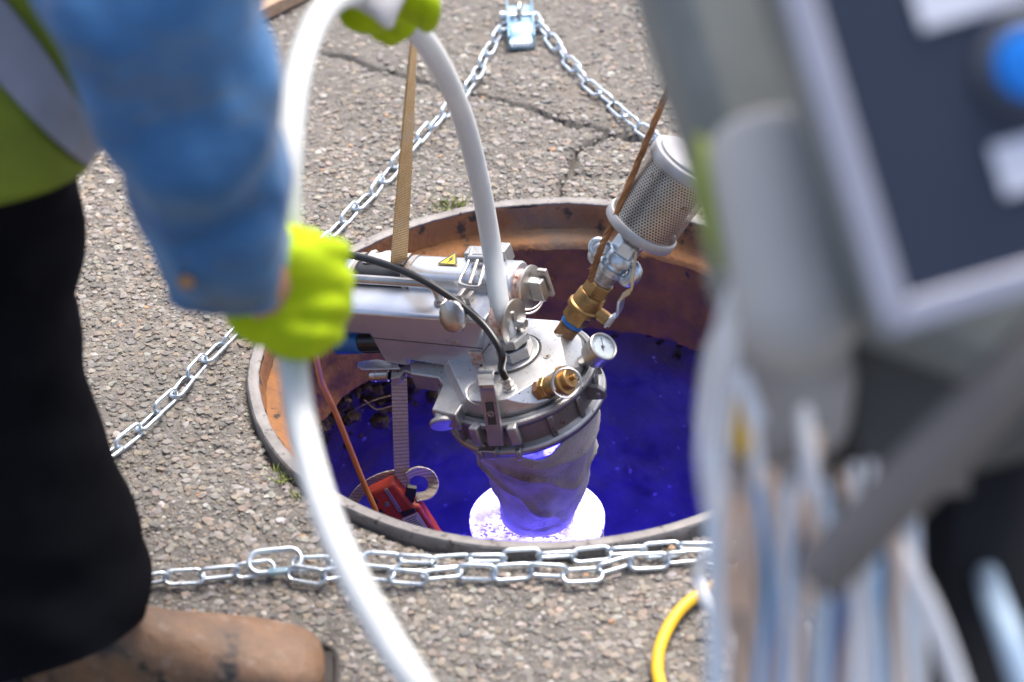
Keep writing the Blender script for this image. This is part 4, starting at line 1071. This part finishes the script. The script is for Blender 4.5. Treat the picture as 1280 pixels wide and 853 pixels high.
for x_, z_ in ((-.007, .020), (-.008, -.026)):
    b_ = MB(); b_.lathe([(.0042, -.001), (.0042, .001), (.0025, .0014), (.0024, .0004), (0, .0004)], (x_, -.0142, z_), (0, -1, 0), 18); b_.build('screw', M['steel_dull'], gd)
b_ = MB(); b_.box((.013, -.0145, -.036), (.026, .001, .048)); stk = b_.build('sticker', M['paper'], gd)
b_ = MB()
for k in range(11): b_.box((.013 + random.uniform(-.002, 0), -.0152, -.0165 - k * .0038), (.019 + random.uniform(-.006, .002), .0003, .0012))
b_.build('print_lines', M['print'], stk)['kind'] = 'stuff'
# orange cable
oc = MB(); oc.tube(smooth_path([at(385, 400, y=-.2), at(396, 452, y=-.16), at(403, 480, y=-.12), at(419, 515, y=-.10), at(437, 560, y=-.09), at(455, 605, y=-.09), at(470, 640, y=-.10), at(485, 690, y=-.11), at(500, 760, y=-.11)], 8), .0034, 12)
tag(oc.build('orange_cable', M['orange'], sharp=60), 'thin orange cable dropping into the shaft under the glove', 'cable')
# rusty rope
rp = MB(); cd = (toW(V_(.114)) - CAM) @ fw
r0, rend = at(764, 283, d=cd - .045), at(838, 105, d=cd - .11)
rpts = smooth_path([at(738, 352, d=cd - .012), at(744, 332, d=cd - .022), at(752, 308, d=cd - .036), r0, at(790, 221, d=cd - .066), at(815, 161, d=cd - .088), rend, at(866, 42, d=cd - .20), at(884, 0, d=2.0), at(905, -40, d=1.46)], 12)
u_, v_, a_ = basis(rend - r0)
for s_ in range(3):
    q_ = []
    for k, p in enumerate(rpts):
        t = k * .42 + s_ * 2.094; q_.append(p + (u_ * math.cos(t) + v_ * math.sin(t)) * .0014)
    rp.tube(q_, .0027, 8)
for k in range(40):
    i = random.randrange(6, 26); p = rpts[i]; d_ = nrm(A_(random.gauss(0, 1), random.gauss(0, 1), random.gauss(0, 1)))
    rp.tube([p + d_ * .003, p + d_ * .008 + A_(0, 0, random.uniform(-.003, .002))], .0003, 4)
tag(rp.build('rope', M['rust_rope'], sharp=60), 'rusty brown rope pulled taut past the perforated silencer', 'rope')
# ------------------------------------------------------------------ the white hose through both hands
HR = .0118
hose_px = [(660, 330, 2.80), (648, 235, 2.74)]
nb = toW(A_(.008, -.006, .004))
hp = [nb, nb + eZ * .05 + A_(-.002, 0, 0), at(613, 300, d=2.80), at(598, 220, d=2.72), at(578, 145, d=2.60), at(551, 84, d=2.45), at(520, 38, d=2.32), at(482, 4, d=2.22), at(440, -8, d=2.12), at(405, 12, d=2.04), at(382, 58, d=1.98), at(367, 120, d=1.93), at(360, 200, d=1.90), at(359, 290, d=1.90), at(361, 370, d=1.91), at(366, 450, d=1.90), at(378, 535, d=1.87), at(402, 625, d=1.83), at(436, 710, d=1.79), at(482, 795, d=1.76), at(530, 870, d=1.74), at(600, 980, d=1.75), at(700, 1120, d=1.80), at(820, 1260, d=1.86)]
ho = MB(); ho.tube(smooth_path(hp, 10), HR, 24)
tag(ho.build('white_hose', M['hose'], sharp=60), 'milky white hose looping from the packer nut through both green gloves', 'hose')

# ------------------------------------------------------------------ worker
def interp_path(secs, n):
    """secs: (px, py, d, half width px) -> world centres and radii, smoothed"""
    C_ = smooth_path([np.append(at(a, b, d=c), r * c / F) for a, b, c, r in secs], n)
    return [q[:3] for q in C_], [q[3] for q in C_]
def garment(secs, n=8, m=44, wr=.05, seed=1, fold=0.0, cap=True, flat=1.0, spiral=6):
    C_, R_ = interp_path(secs, n); nz = VN(300 + seed); out = []
    T = [nrm(C_[min(i + 1, len(C_) - 1)] - C_[max(i - 1, 0)]) for i in range(len(C_))]
    u, v, _ = basis(T[0], (0, 1, .2)); s_ = 0
    for i, (c, r) in enumerate(zip(C_, R_)):
        if i: s_ += np.linalg.norm(c - C_[i - 1])
        u = nrm(u - T[i] * (u @ T[i])); v = np.cross(T[i], u); ring = []
        for k in range(m):
            a = 2 * math.pi * k / m; ca, sa = math.cos(a), math.sin(a)
            w = wr * float(nz(ca * 1.6 + 3, sa * 1.6, s_ * 16)) + wr * .5 * float(nz(ca * 3.4, sa * 3.4 + 5, s_ * 34)) + fold * math.sin(s_ * 70 + 2.4 * ca + 1.7 * sa + spiral * a * 0) * (.5 + .5 * float(nz(ca, sa, s_ * 9)))
            ring.append(c + (u * ca + v * sa * flat) * r * (1 + w))
        out.append(ring)
    mb = MB(); mb.loft(out, caps=cap); return mb
foot = at(190, 850, z=0)
pe = empty('person', foot, 'worker in blue denim jacket, lime vest, black trousers and lime gloves gripping the white hose', 'person')
def child(mb, nm, mt, par=pe, **k):
    o = mb.build(nm, mt, par, origin=A_(*foot) if par is pe else None, **k)
    if par is pe: o.location = (0, 0, 0)
    return o
def childsub(mb, nm, mt, par, **k):
    o = mb.build(nm, mt, par, origin=A_(*foot), **k); o.location = (0, 0, 0); return o
# body: one continuous skinned figure inside the clothes
J = dict(pel=at(-230, -90, d=2.22), spi=at(-110, -200, d=2.14), che=at(60, -330, d=2.06), nec=at(170, -400, d=2.02), hea=at(260, -430, d=2.00), top=at(330, -440, d=1.98),
         shr=at(140, -330, d=1.86), elr=at(215, 30, d=1.74), wrr=at(326, 366, d=1.858), har=at(345, 372, d=1.885),
         shl=at(110, -340, d=2.30), ell=at(330, -260, d=2.36), wrl=at(455, -60, d=2.24), hal=at(475, -25, d=2.22),
         hir=at(-190, -40, d=2.16), knr=at(-30, 330, d=2.28), anr=at(60, 800, d=2.36),
         hil=at(-260, -60, d=2.34), knl=at(-215, 300, d=2.42), anl=at(-262, 700, d=2.5))
E_ = [('pel', 'spi'), ('spi', 'che'), ('che', 'nec'), ('nec', 'hea'), ('hea', 'top'), ('che', 'shr'), ('shr', 'elr'), ('elr', 'wrr'), ('wrr', 'har'), ('che', 'shl'), ('shl', 'ell'), ('ell', 'wrl'), ('wrl', 'hal'), ('pel', 'hir'), ('hir', 'knr'), ('knr', 'anr'), ('pel', 'hil'), ('hil', 'knl'), ('knl', 'anl')]
RD = dict(pel=.13, spi=.12, che=.13, nec=.055, hea=.085, top=.075, shr=.055, elr=.04, wrr=.030, har=.022, shl=.055, ell=.04, wrl=.028, hal=.03, hir=.085, knr=.055, anr=.036, hil=.085, knl=.055, anl=.036)
bm = bmesh.new(); sk = bm.verts.layers.skin.verify(); vd = {}
for k, p in J.items():
    v = bm.verts.new(Vector(p - foot)); v[sk].radius = (RD[k], RD[k]); v[sk].use_root = (k == 'pel'); vd[k] = v
for a, b in E_: bm.edges.new((vd[a], vd[b]))
me = bpy.data.meshes.new('body'); bm.to_mesh(me); bm.free(); me.materials.append(M['skin'])
bo = bpy.data.objects.new('body', me); col.objects.link(bo); bo.parent = pe
bo.modifiers.new('skin', 'SKIN').use_smooth_shade = True
md = bo.modifiers.new('sub', 'SUBSURF'); md.levels = 1; md.render_levels = 1
hm = MB(); hc = (J['hea'] + J['top']) / 2; hm.ball(hc + A_(0, 0, .025), .098, 20, (1.05, .95, .95)); child(hm, 'hair', M['hair'], sharp=80)
# trousers, two legs and seat
leg_px = [(-205, -60, 2.14, 170), (-130, 90, 2.20, 172), (-62, 215, 2.25, 166), (-28, 310, 2.28, 132), (-14, 400, 2.30, 113), (0, 470, 2.32, 108), (18, 560, 2.34, 117), (36, 660, 2.355, 132), (48, 740, 2.36, 137), (52, 795, 2.36, 138), (54, 830, 2.36, 137)]
lg = garment(leg_px, 8, 44, .07, 11, .06, cap=False)
la_c = at(54, 830, d=2.36); LV = np.array(lg.v); kk = np.clip(1 - (LV[:, 2] - la_c[2]) / .12, 0, 1); LV[:, 2] += kk * np.clip(LV[:, 0] - la_c[0], -.05, .2) * .55; lg.v = [tuple(q) for q in LV]
tr_ = child(lg, 'trousers', M['trousers'], sharp=80)
off = [(x - 60 - i * 26, y - 40 - i * 8, d + .08 + i * .008, r) for i, (x, y, d, r) in enumerate(leg_px)]
childsub(garment(off, 6, 36, .035, 12, .016, cap=False), 'trouser_leg', M['trousers'], tr_, sharp=80)
childsub(garment([(-330, -150, 2.36, 150), (-250, -80, 2.28, 215), (-170, -90, 2.2, 225), (-90, -180, 2.14, 215)], 6, 36, .02, 13), 'seat', M['trousers'], tr_, sharp=80)
# jacket: torso and both sleeves
jk = child(garment([(-170, -110, 2.18, 215), (-70, -220, 2.12, 235), (30, -310, 2.08, 250), (110, -370, 2.05, 235), (165, -400, 2.03, 120)], 6, 40, .03, 14, .01), 'jacket', M['denim'], sharp=80)
slv = garment([(120, -380, 1.90, 150), (160, -240, 1.82, 150), (186, -100, 1.77, 148), (198, 0, 1.75, 138), (222, 100, 1.755, 117), (252, 200, 1.79, 101), (273, 285, 1.83, 87), (284, 335, 1.86, 77), (287, 362, 1.87, 73)], 12, 56, .12, 15, .14, cap=False)
sl = childsub(slv, 'sleeve', M['denim'], jk, sharp=80, solid=.003)
b_ = MB(); b_.cyl(at(231, 352, d=1.795), at(234, 353, d=1.785), .006, n=16); childsub(b_, 'cuff_button', M['brass_dull'], jk)
childsub(garment([(110, -370, 2.24, 130), (210, -330, 2.32, 120), (330, -270, 2.35, 100), (400, -150, 2.30, 80), (440, -85, 2.25, 62)], 8, 36, .04, 16, .02, cap=False), 'sleeve', M['denim'], jk, sharp=80, solid=.003)
# vest panel hanging on the near side, wrapping round the front
rows = [[(-260, 300, 2.02), (-100, 280, 1.99), (0, 257, 1.985), (60, 240, 2.0), (104, 215, 2.05), (100, 190, 2.15), (70, 150, 2.25)],
        [(-250, 80, 2.03), (-100, 130, 2.0), (0, 176, 1.99), (62, 202, 2.0), (106, 211, 2.05), (102, 186, 2.15), (72, 145, 2.25)],
        [(-250, -140, 2.04), (-100, 2, 2.0), (0, 106, 1.99), (62, 170, 2.0), (108, 206, 2.05), (104, 180, 2.15), (75, 140, 2.25)],
        [(-220, -190, 2.04), (-80, -40, 2.0), (14, 66, 1.99), (74, 140, 2.0), (116, 193, 2.05), (112, 165, 2.15), (80, 125, 2.25)],
        [(-200, -230, 2.04), (-60, -76, 2.0), (28, 26, 1.99), (86, 110, 2.0), (125, 178, 2.05), (122, 150, 2.15), (90, 110, 2.25)],
        [(-150, -290, 2.03), (-20, -130, 1.99), (62, -20, 1.98), (120, 60, 1.99), (155, 140, 2.04), (150, 110, 2.14), (110, 70, 2.24)],
        [(-60, -400, 2.0), (60, -260, 1.96), (120, -140, 1.95), (165, -50, 1.96), (195, 60, 2.0), (190, 30, 2.1), (150, 0, 2.2)]]
def sheet(rws, sub=6, seed=2):
    nz = VN(400 + seed); RR = []
    for rw in rws: RR.append(smooth_path([at(a, b, d=c) for a, b, c in rw], sub))
    n_ = len(RR[0]); full = []
    for j in range(n_): full.append(smooth_path([r[j] for r in RR], sub))
    V = []; m_ = len(full[0])
    for i in range(m_):
        for j in range(n_):
            p = full[j][i]; V.append(p - fw * .006 * float(nz(p[0] * 22, p[1] * 22, p[2] * 22)))
    Q = [(i * n_ + j, i * n_ + j + 1, (i + 1) * n_ + j + 1, (i + 1) * n_ + j) for i in range(m_ - 1) for j in range(n_ - 1)]
    mb = MB(); mb.add(V, Q); return mb
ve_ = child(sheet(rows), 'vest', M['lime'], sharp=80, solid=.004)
srow = [[(a, b, c - .006) for a, b, c in rw] for rw in rows[2:5]]
childsub(sheet(srow, 6, 2), 'reflective_stripe', M['reflect'], ve_, sharp=80, solid=.003)
# boots
def boot(x0, yc, zs, nm, par):
    prof = [(-.300, .028, .115), (-.285, .036, .125), (-.24, .037, .125), (-.19, .038, .118), (-.150, .041, .102), (-.105, .047, .088), (-.065, .051, .076), (-.030, .048, .066), (-.010, .040, .056), (-.001, .026, .042)]
    out = []; nz = VN(510)
    for x_, w_, h_ in prof:
        rg = []
        for k in range(28):
            a = 2 * math.pi * k / 28; ca, sa = math.cos(a), math.sin(a)
            yy = w_ * np.sign(ca) * abs(ca) ** .75; zz_ = .018 + (h_ - .018) * (.5 + .5 * np.sign(sa) * abs(sa) ** (.8 if sa > 0 else .4))
            yy *= 1 - .22 * max(0, sa) ** 2
            dn = .0022 * float(nz(x_ * 40, yy * 40, zz_ * 40))
            rg.append(A_(x0 + x_, yc + yy + dn, zs + zz_ + dn))
        out.append(rg)
    mb = MB(); mb.loft(out); o = childsub(mb, nm, M['leather'], par, sharp=80) if par is not pe else child(mb, nm, M['leather'], sharp=80)
    md = o.modifiers.new('sub', 'SUBSURF'); md.levels = 1; md.render_levels = 1
    so_ = []
    for x_, w_ in ((-.306, .02), (-.30, .033), (-.24, .041), (-.19, .041), (-.105, .051), (-.06, .056), (-.025, .053), (-.002, .042), (.008, .024)):
        so_.append((x_, w_))
    pts = [A_(x0 + x_, yc - w_, zs) for x_, w_ in so_] + [A_(x0 + x_, yc + w_, zs) for x_, w_ in so_[::-1]]
    mb = MB(); mb.prism(pts, A_(0, 0, .021)); childsub(mb, 'sole', M['sole'], o, bevel=.004)
    wl = [A_(x0 + x_ * .985 + .001, yc - w_ * .93, zs + .0225) for x_, w_ in so_[3:]] + [A_(x0 + x_ * .985 + .001, yc + w_ * .93, zs + .0225) for x_, w_ in so_[3:][::-1]]
    mb = MB(); mb.tube(smooth_path(wl, 4), .0028, 8); childsub(mb, 'welt', M['sole'], o, sharp=70)
    return o
toe = at(408, 835, z=.03)
boot(toe[0], toe[1] - .0, .0, 'boot', pe)
la_ = J['anl']; boot(la_[0] + .19, la_[1], .0, 'boot', pe)
# gloves: palm, four fingers and thumb fused to one skin
def glove(nm, palm, fingers, thumb, extra=(), mt='glove', vox=.0030):
    mb = MB()
    for (a, b, c, r, sq) in palm: mb.ball(at(a, b, d=c), r, 20, sq)
    for pts, r0, r1 in list(fingers) + [thumb] + list(extra):
        P = smooth_path([at(a, b, d=c) for a, b, c in pts], 6); n_ = len(P)
        rr = [r0 + (r1 - r0) * i / (n_ - 1) for i in range(n_)]
        mb.tube(P, rr, 14); mb.ball(P[-1], r1, 12); mb.ball(P[0], r0, 12)
    o = child(mb, nm, M[mt], sharp=180)
    md = o.modifiers.new('fuse', 'REMESH'); md.mode = 'VOXEL'; md.voxel_size = vox; md.use_smooth_shade = True
    md = o.modifiers.new('soft', 'SMOOTH'); md.factor = .5; md.iterations = 2
    return o
fing = []
for i in range(4):
    y = 314 + i * 34; x = 418 - abs(i - 1.2) * 4 - (6 if i == 3 else 0)
    fing.append(([(x - 52, y * .8 + 74, 1.868), (x - 22, y + 2, 1.862), (x - 2, y, 1.864), (x + 10, y + 2, 1.888), (x + 2, y + 3, 1.925), (x - 26, y + 2, 1.940), (x - 52, y, 1.936)], .0125 if i < 3 else .0112, .0098))
glove('glove', [(372, 362, 1.882, .038, (1.05, .62, 1.0)), (352, 384, 1.888, .034, (1.0, .8, .95)), (382, 368, 1.876, .042, (.9, .55, 1.12)), (372, 400, 1.882, .036, (1.0, .7, 1.0)), (380, 330, 1.88, .032, (1.0, .6, .9))], fing,
      ([(340, 350, 1.878), (348, 318, 1.872), (362, 302, 1.880), (388, 304, 1.905)], .0165, .0125), [([(328, 384, 1.892), (352, 378, 1.888)], .0320, .034)])
fing = []
for i in range(4):
    y = 14 - i * 9; x = 532 - i * 15
    fing.append(([(x - 30, y - 32, 2.20), (x - 6, y - 24, 2.165), (x + 5, y - 4, 2.165), (x + 2 - i * 2, y + 14 - i * 2, 2.19)], .0115, .0105))
glove('glove', [(478, -4, 2.215, .036, (1.05, .7, .9)), (462, 18, 2.225, .024, (1.2, .7, .8)), (490, 22, 2.235, .026, (1.0, .6, 1.0))], fing,
      ([(470, 8, 2.24), (484, 32, 2.25), (488, 44, 2.265), (500, 34, 2.29)], .0125, .0105), [([(452, 10, 2.22), (476, 40, 2.245)], .011, .010), ([(455, -60, 2.24), (470, -25, 2.225)], .034, .033)])
# white knitted cuff turned over the upper glove
cf = MB(); V = []
crow = [[(418, -60, 2.17), (424, -20, 2.165), (432, 2, 2.16), (446, 8, 2.155)], [(440, -60, 2.15), (446, -20, 2.14), (458, 10, 2.135), (466, 20, 2.14)], [(468, -60, 2.14), (474, -20, 2.13), (480, 20, 2.13), (486, 35, 2.14)], [(500, -60, 2.15), (502, -25, 2.14), (499, 4, 2.14), (493, 22, 2.15)], [(520, -62, 2.18), (518, -34, 2.17), (508, -8, 2.165), (500, 4, 2.17)]]
child(sheet(crow, 5, 9), 'glove_cuff', M['cuff'], sharp=80, solid=.004)

# ------------------------------------------------------------------ equipment cart at the right, close to the lens
KD = .82                                     # the whole cart stands this much nearer the lens
cz = at(1100, 640, d=1.75 * KD)
gf = at(1060, 300, d=1.6)
ct = empty('equipment_cart', (cz[0], cz[1], 0), 'grey blurred equipment cart with a rounded motor at the right edge', 'cart')
cbase = A_(cz[0], cz[1], 0)
def cart(mb, nm, mt, par=None, **k):
    o = mb.build(nm, mt, par or ct, origin=cbase, **k); o.location = (0, 0, 0); return o
hb_ = nrm(A_(0, 1, 0))
dk = lambda pts, d: [at(a, b, d=d * KD) for a, b in pts]
mb = MB(); mb.prism(dk([(778, -160), (815, -20), (848, 90), (878, 180), (898, 260), (908, 330), (904, 390), (1080, 430), (1330, 520), (1330, -160)], 1.62), fw * .16)
cart(mb, 'housing', M['greypaint'], bevel=.02)
mb = MB(); mb.prism(dk([(905, 400), (893, 470), (886, 530), (892, 572), (960, 590), (1060, 570), (1075, 480), (1065, 380)], 1.63), fw * .12)
cart(mb, 'lower_panel', M['beige2'], bevel=.015)
c0, c1_ = at(955, 150, d=1.58 * KD), at(998, 392, d=1.53 * KD); a_ = nrm(c1_ - c0); L_ = np.linalg.norm(c1_ - c0); r_ = .040 * KD
pr = [(0, 0)] + [(r_ * math.sin(t), r_ * .5 * (1 - math.cos(t))) for t in np.linspace(.3, math.pi / 2, 6)] + [(r_, L_)] + [(r_ * math.cos(t), L_ + r_ * .95 * math.sin(t)) for t in np.linspace(.2, math.pi / 2 - .01, 8)] + [(0, L_ + r_ * .95)]
mb = MB(); mb.lathe(pr, c0, a_, 40); cart(mb, 'motor', M['beige'], sharp=60)
mb = MB(); mb.prism(dk([(1050, 400), (1045, 560), (1090, 622), (1200, 600), (1340, 560), (1340, 400)], 1.66), fw * .10); cart(mb, 'undercarriage', M['bar_dark'], bevel=.012)
mb = MB(); mb.cyl(at(1022, 722, d=1.52 * KD), at(1340, 395, d=1.42 * KD), .019 * KD, n=28); cart(mb, 'brace', M['bar'])
for (a, b) in ((950, 1.78), (1230, 1.78)):
    p = at(a, 620, d=b * KD); mb = MB(); mb.cyl(A_(p[0], p[1], 0.0), p, .016, n=20); cart(mb, 'leg', M['bar'])
p, q = at(880, 622, d=1.68 * KD), at(1210, 600, d=1.66 * KD)
mb = MB(); mb.cyl(p, q, .008, n=16); cart(mb, 'hook_rail', M['bar'])
# control panel
d0 = 1.42 * KD
P0 = at(1103, 424, d=d0); uu = nrm(rt * 185 + up * 55); vv = nrm(np.cross(-fw, uu)); vv = vv if vv @ up > 0 else -vv; nn_ = -fw
nn_ = nrm(np.cross(uu, vv)); k_ = d0 / F
cp_ = empty('control_panel', P0, 'dark navy control panel with silver frame and a blue push button', 'control panel')
def panel(mb, nm, mt, par=None, **k):
    o = mb.build(nm, mt, par or cp_, origin=P0, **k); o.location = (0, 0, 0); return o
Wp, Hp = 470 * k_, 640 * k_
pt = lambda a, b, h=0: P0 + uu * a * k_ + vv * b * k_ + nn_ * h
mb = MB(); mb.prism([pt(6, 6, -.10), pt(464, 6, -.10), pt(464, 634, -.10), pt(6, 634, -.10)], nn_ * .094); panel(mb, 'case', M['greypaint'], bevel=.008)
for nm, pa in (('frame_side', [(0, 0), (42, 42), (42, 598), (0, 640)]), ('frame_bottom', [(0, 0), (470, 0), (428, 42), (42, 42)]), ('frame_side', [(470, 0), (470, 640), (428, 598), (428, 42)]), ('frame_top', [(0, 640), (42, 598), (428, 598), (470, 640)])):
    mb = MB(); mb.prism([pt(a, b, -.006) for a, b in pa], nn_ * .014); panel(mb, nm, M['frame'], bevel=.003)
mb = MB(); mb.prism([pt(42, 42, -.006), pt(428, 42, -.006), pt(428, 598, -.006), pt(42, 598, -.006)], nn_ * .009); fc = panel(mb, 'face_plate', M['navy'])
def pxp(px_, py_, h):
    r = ray(px_, py_); t = ((P0 + nn_ * h - CAM) @ nn_) / (r @ nn_); return CAM + r * t
bc = pxp(1282, 84, .004)
mb = MB(); mb.lathe([(0, 0), (.0245, 0), (.0245, .005), (.0215, .0075), (.0178, .0075)], bc, nn_, 40); bz = panel(mb, 'button_bezel', M['bezel'])
mb = MB(); mb.lathe([(.0170, .005), (.0170, .0115), (.0156, .014), (.010, .0152), (0, .0156)], bc, nn_, 40); panel(mb, 'push_button', M['button'])
for cx0, cy0, w_, h_ in ((1216, -12, 150, 62), (1285, 204, 80, 66)):
    c_ = pxp(cx0, cy0, .0045); mb = MB(); mb.box(c_, (w_ * k_, h_ * k_, .002), (uu, vv, nn_)); panel(mb, 'label_plate', M['labelw'], bevel=.0008)
mb = MB(); mb.cyl(pt(235, 320, -.10), pt(235, 320, -.25), .03, n=20); panel(mb, 'mount_arm', M['greypaint'])
# lime rag, tags
rg = MB(); rg.loft([[at(884 + dx + 17 * math.cos(t) * s_, yy + 4 * math.sin(t), d=(1.600 + .010 * math.sin(t)) * KD) for t in np.linspace(0, 2 * math.pi, 14, endpoint=False)] for yy, s_, dx in ((172, .35, -10), (195, .8, -4), (225, 1, 0), (260, 1, 6), (300, .85, 12), (335, .4, 17))])
tag(rg.build('hi_vis_rag', M['rag'], sharp=80), 'lime rag hanging at the left edge of the grey cart', 'rag')
def hang(name, pts, r, mt, label, cat='cable', grp='cables hanging from the cart'):
    mb = MB(); mb.tube(smooth_path([at(a, b, d=c * KD) for a, b, c in pts], 8), r * KD, 14)
    return tag(mb.build(name, M[mt], sharp=60), label, cat, grp)
mb = MB(); mb.prism(dk([(917, 466), (934, 462), (957, 524), (950, 536), (936, 534)], 1.60), fw * .003); tag(mb.build('white_tag', M['tagw'], bevel=.001), 'white tag tied to the grey cart above the yellow tag', 'tag')
mb = MB(); mb.prism(dk([(912, 488), (924, 498), (940, 560), (932, 577), (918, 560), (903, 528)], 1.612), fw * .004); tag(mb.build('yellow_tag', M['yellow'], bevel=.001), 'yellow tag hanging under the white tag on the cart', 'tag')
hang('thin_cable', [(925, 340, 1.58), (905, 400, 1.58), (893, 455, 1.59), (884, 520, 1.6), (880, 575, 1.6), (888, 640, 1.62)], .0042, 'c_white', 'thin white cable along the left edge of the grey cart')
hang('white_hook_cable', [(930, 686, 2.3), (895, 692, 2.36), (876, 702, 2.4), (872, 722, 2.42), (882, 752, 2.4), (903, 786, 2.36), (930, 830, 2.3)], .0058, 'c_white', 'white cable bent into a hook beside the chain ends')
specs = [(896, 610, 895, 880, 13, 'c_light', 'pale blue cable hanging leftmost below the cart', 1.74), (903, 600, 928, 760, 9, 'c_orange', 'orange striped strap at the left of the hanging cables', 1.66), (916, 600, 938, 760, 11, 'c_white', 'white cable beside the orange strap below the cart', 1.665),
         (932, 600, 950, 900, 14, 'c_grey', 'brown grey cable behind the white and orange ones', 1.70), (955, 600, 966, 880, 17, 'c_steel', 'steel blue cable between grey and navy cables', 1.72),
         (956, 590, 985, 700, 9, 'c_orange', 'second orange strap beside the arched navy cable', 1.645), (975, 595, 1010, 900, 16, 'c_white', 'thick white cable next to the arched navy cable', 1.66),
         (1062, 640, 1064, 900, 20, 'c_steel', 'broad steel blue cable right of the arched navy cable', 1.70), (1092, 640, 1094, 900, 12, 'c_bright', 'bright blue cable in the middle of the hanging bundle', 1.68), (1112, 640, 1112, 900, 11, 'c_grey', 'grey cable right of the bright blue one', 1.70),
         (1128, 640, 1128, 900, 15, 'c_light', 'pale blue cable near the right of the bundle', 1.68), (1140, 640, 1152, 900, 10, 'c_white', 'white cable at the right of the hanging bundle', 1.69), (1030, 620, 1035, 900, 18, 'c_light', 'wide pale blue cable behind the arched navy cable', 1.76), (1000, 610, 990, 900, 16, 'c_grey', 'grey cable deep inside the hanging bundle', 1.78)]
specs += [(918, 430, 896, 640, 8, 'c_white', 'white cable starting high at the left of the cart', 1.60), (938, 545, 962, 700, 8, 'c_white', 'short white cable beside the yellow tag', 1.615), (946, 560, 938, 860, 7, 'c_orange', 'thin tan cable between white and grey cables', 1.64), (1005, 560, 1022, 720, 11, 'c_white', 'pale cable hanging over the arched navy cable', 1.615), (1072, 600, 1076, 900, 9, 'c_white', 'white cable beside the broad steel blue one', 1.66), (1020, 590, 1012, 760, 7, 'c_orange', 'tan cable in front of the navy arch', 1.612)]
for x0, y0, x1, y1, r_, mt, lb, d_ in specs:
    y0 -= 40
    hang('hanging_cable', [(x0, y0 - 10, d_ + .02), (x0 * .7 + x1 * .3 + random.uniform(-3, 3), y0 * .7 + y1 * .3, d_), (x0 * .3 + x1 * .7 + random.uniform(-3, 3), y0 * .3 + y1 * .7, d_), (x1, y1, d_ + .005)], r_ * d_ / F, mt, lb)
for k in range(12):
    x_ = 905 + k * 20 + random.uniform(-6, 6); y_ = random.uniform(575, 640); sw = random.uniform(-26, 26); d_ = random.uniform(1.60, 1.64)
    cn_ = random.choice(('c_white', 'c_light', 'c_orange', 'c_white', 'c_bright'))
    hang('thin_strand', [(x_, y_, d_), (x_ + sw * .6, y_ + 60, d_ - .008), (x_ + sw, y_ + 130, d_), (x_ + sw * .4, y_ + 210, d_ + .006), (x_ + sw * .2 + random.uniform(-12, 12), 905, d_)], random.uniform(.0022, .0036), cn_, 'thin %s strand, %s from the left in the hanging bundle' % ({'c_white': 'white', 'c_light': 'pale blue', 'c_orange': 'tan', 'c_bright': 'bright blue'}[cn_], ('first', 'second', 'third', 'fourth', 'fifth', 'sixth', 'seventh', 'eighth', 'ninth', 'tenth', 'eleventh', 'twelfth')[k]), 'cable', 'thin strands among the hanging cables')
hang('navy_cable', [(985, 900, 1.64), (980, 800, 1.635), (982, 720, 1.63), (995, 672, 1.63), (1022, 658, 1.63), (1046, 676, 1.63), (1048, 740, 1.64), (1042, 830, 1.645), (1040, 900, 1.65)], .0066, 'c_dark', 'navy blue cable hanging in a high arch')
hang('loose_cable', [(1100, 640, 1.63), (1130, 700, 1.62), (1165, 770, 1.62), (1195, 850, 1.63), (1210, 900, 1.64)], .0075, 'c_white', 'loose pale cable slanting across the black bag')
hang('loose_cable', [(1222, 690, 1.80), (1234, 722, 1.74), (1244, 752, 1.69), (1262, 800, 1.66), (1285, 870, 1.65), (1300, 910, 1.65)], .010, 'c_steel', 'blue cable slanting over the black bag at the right edge')
bgp = [(1152, 600), (1190, 560), (1255, 480), (1330, 440), (1420, 460), (1430, 960), (1150, 960), (1140, 800)]
mb = MB(); mb.prism(dk(bgp, 1.74), fw * .22); tag(mb.build('equipment_bag', M['bag'], bevel=.03), 'large black bag hanging from the cart at the lower right', 'bag')
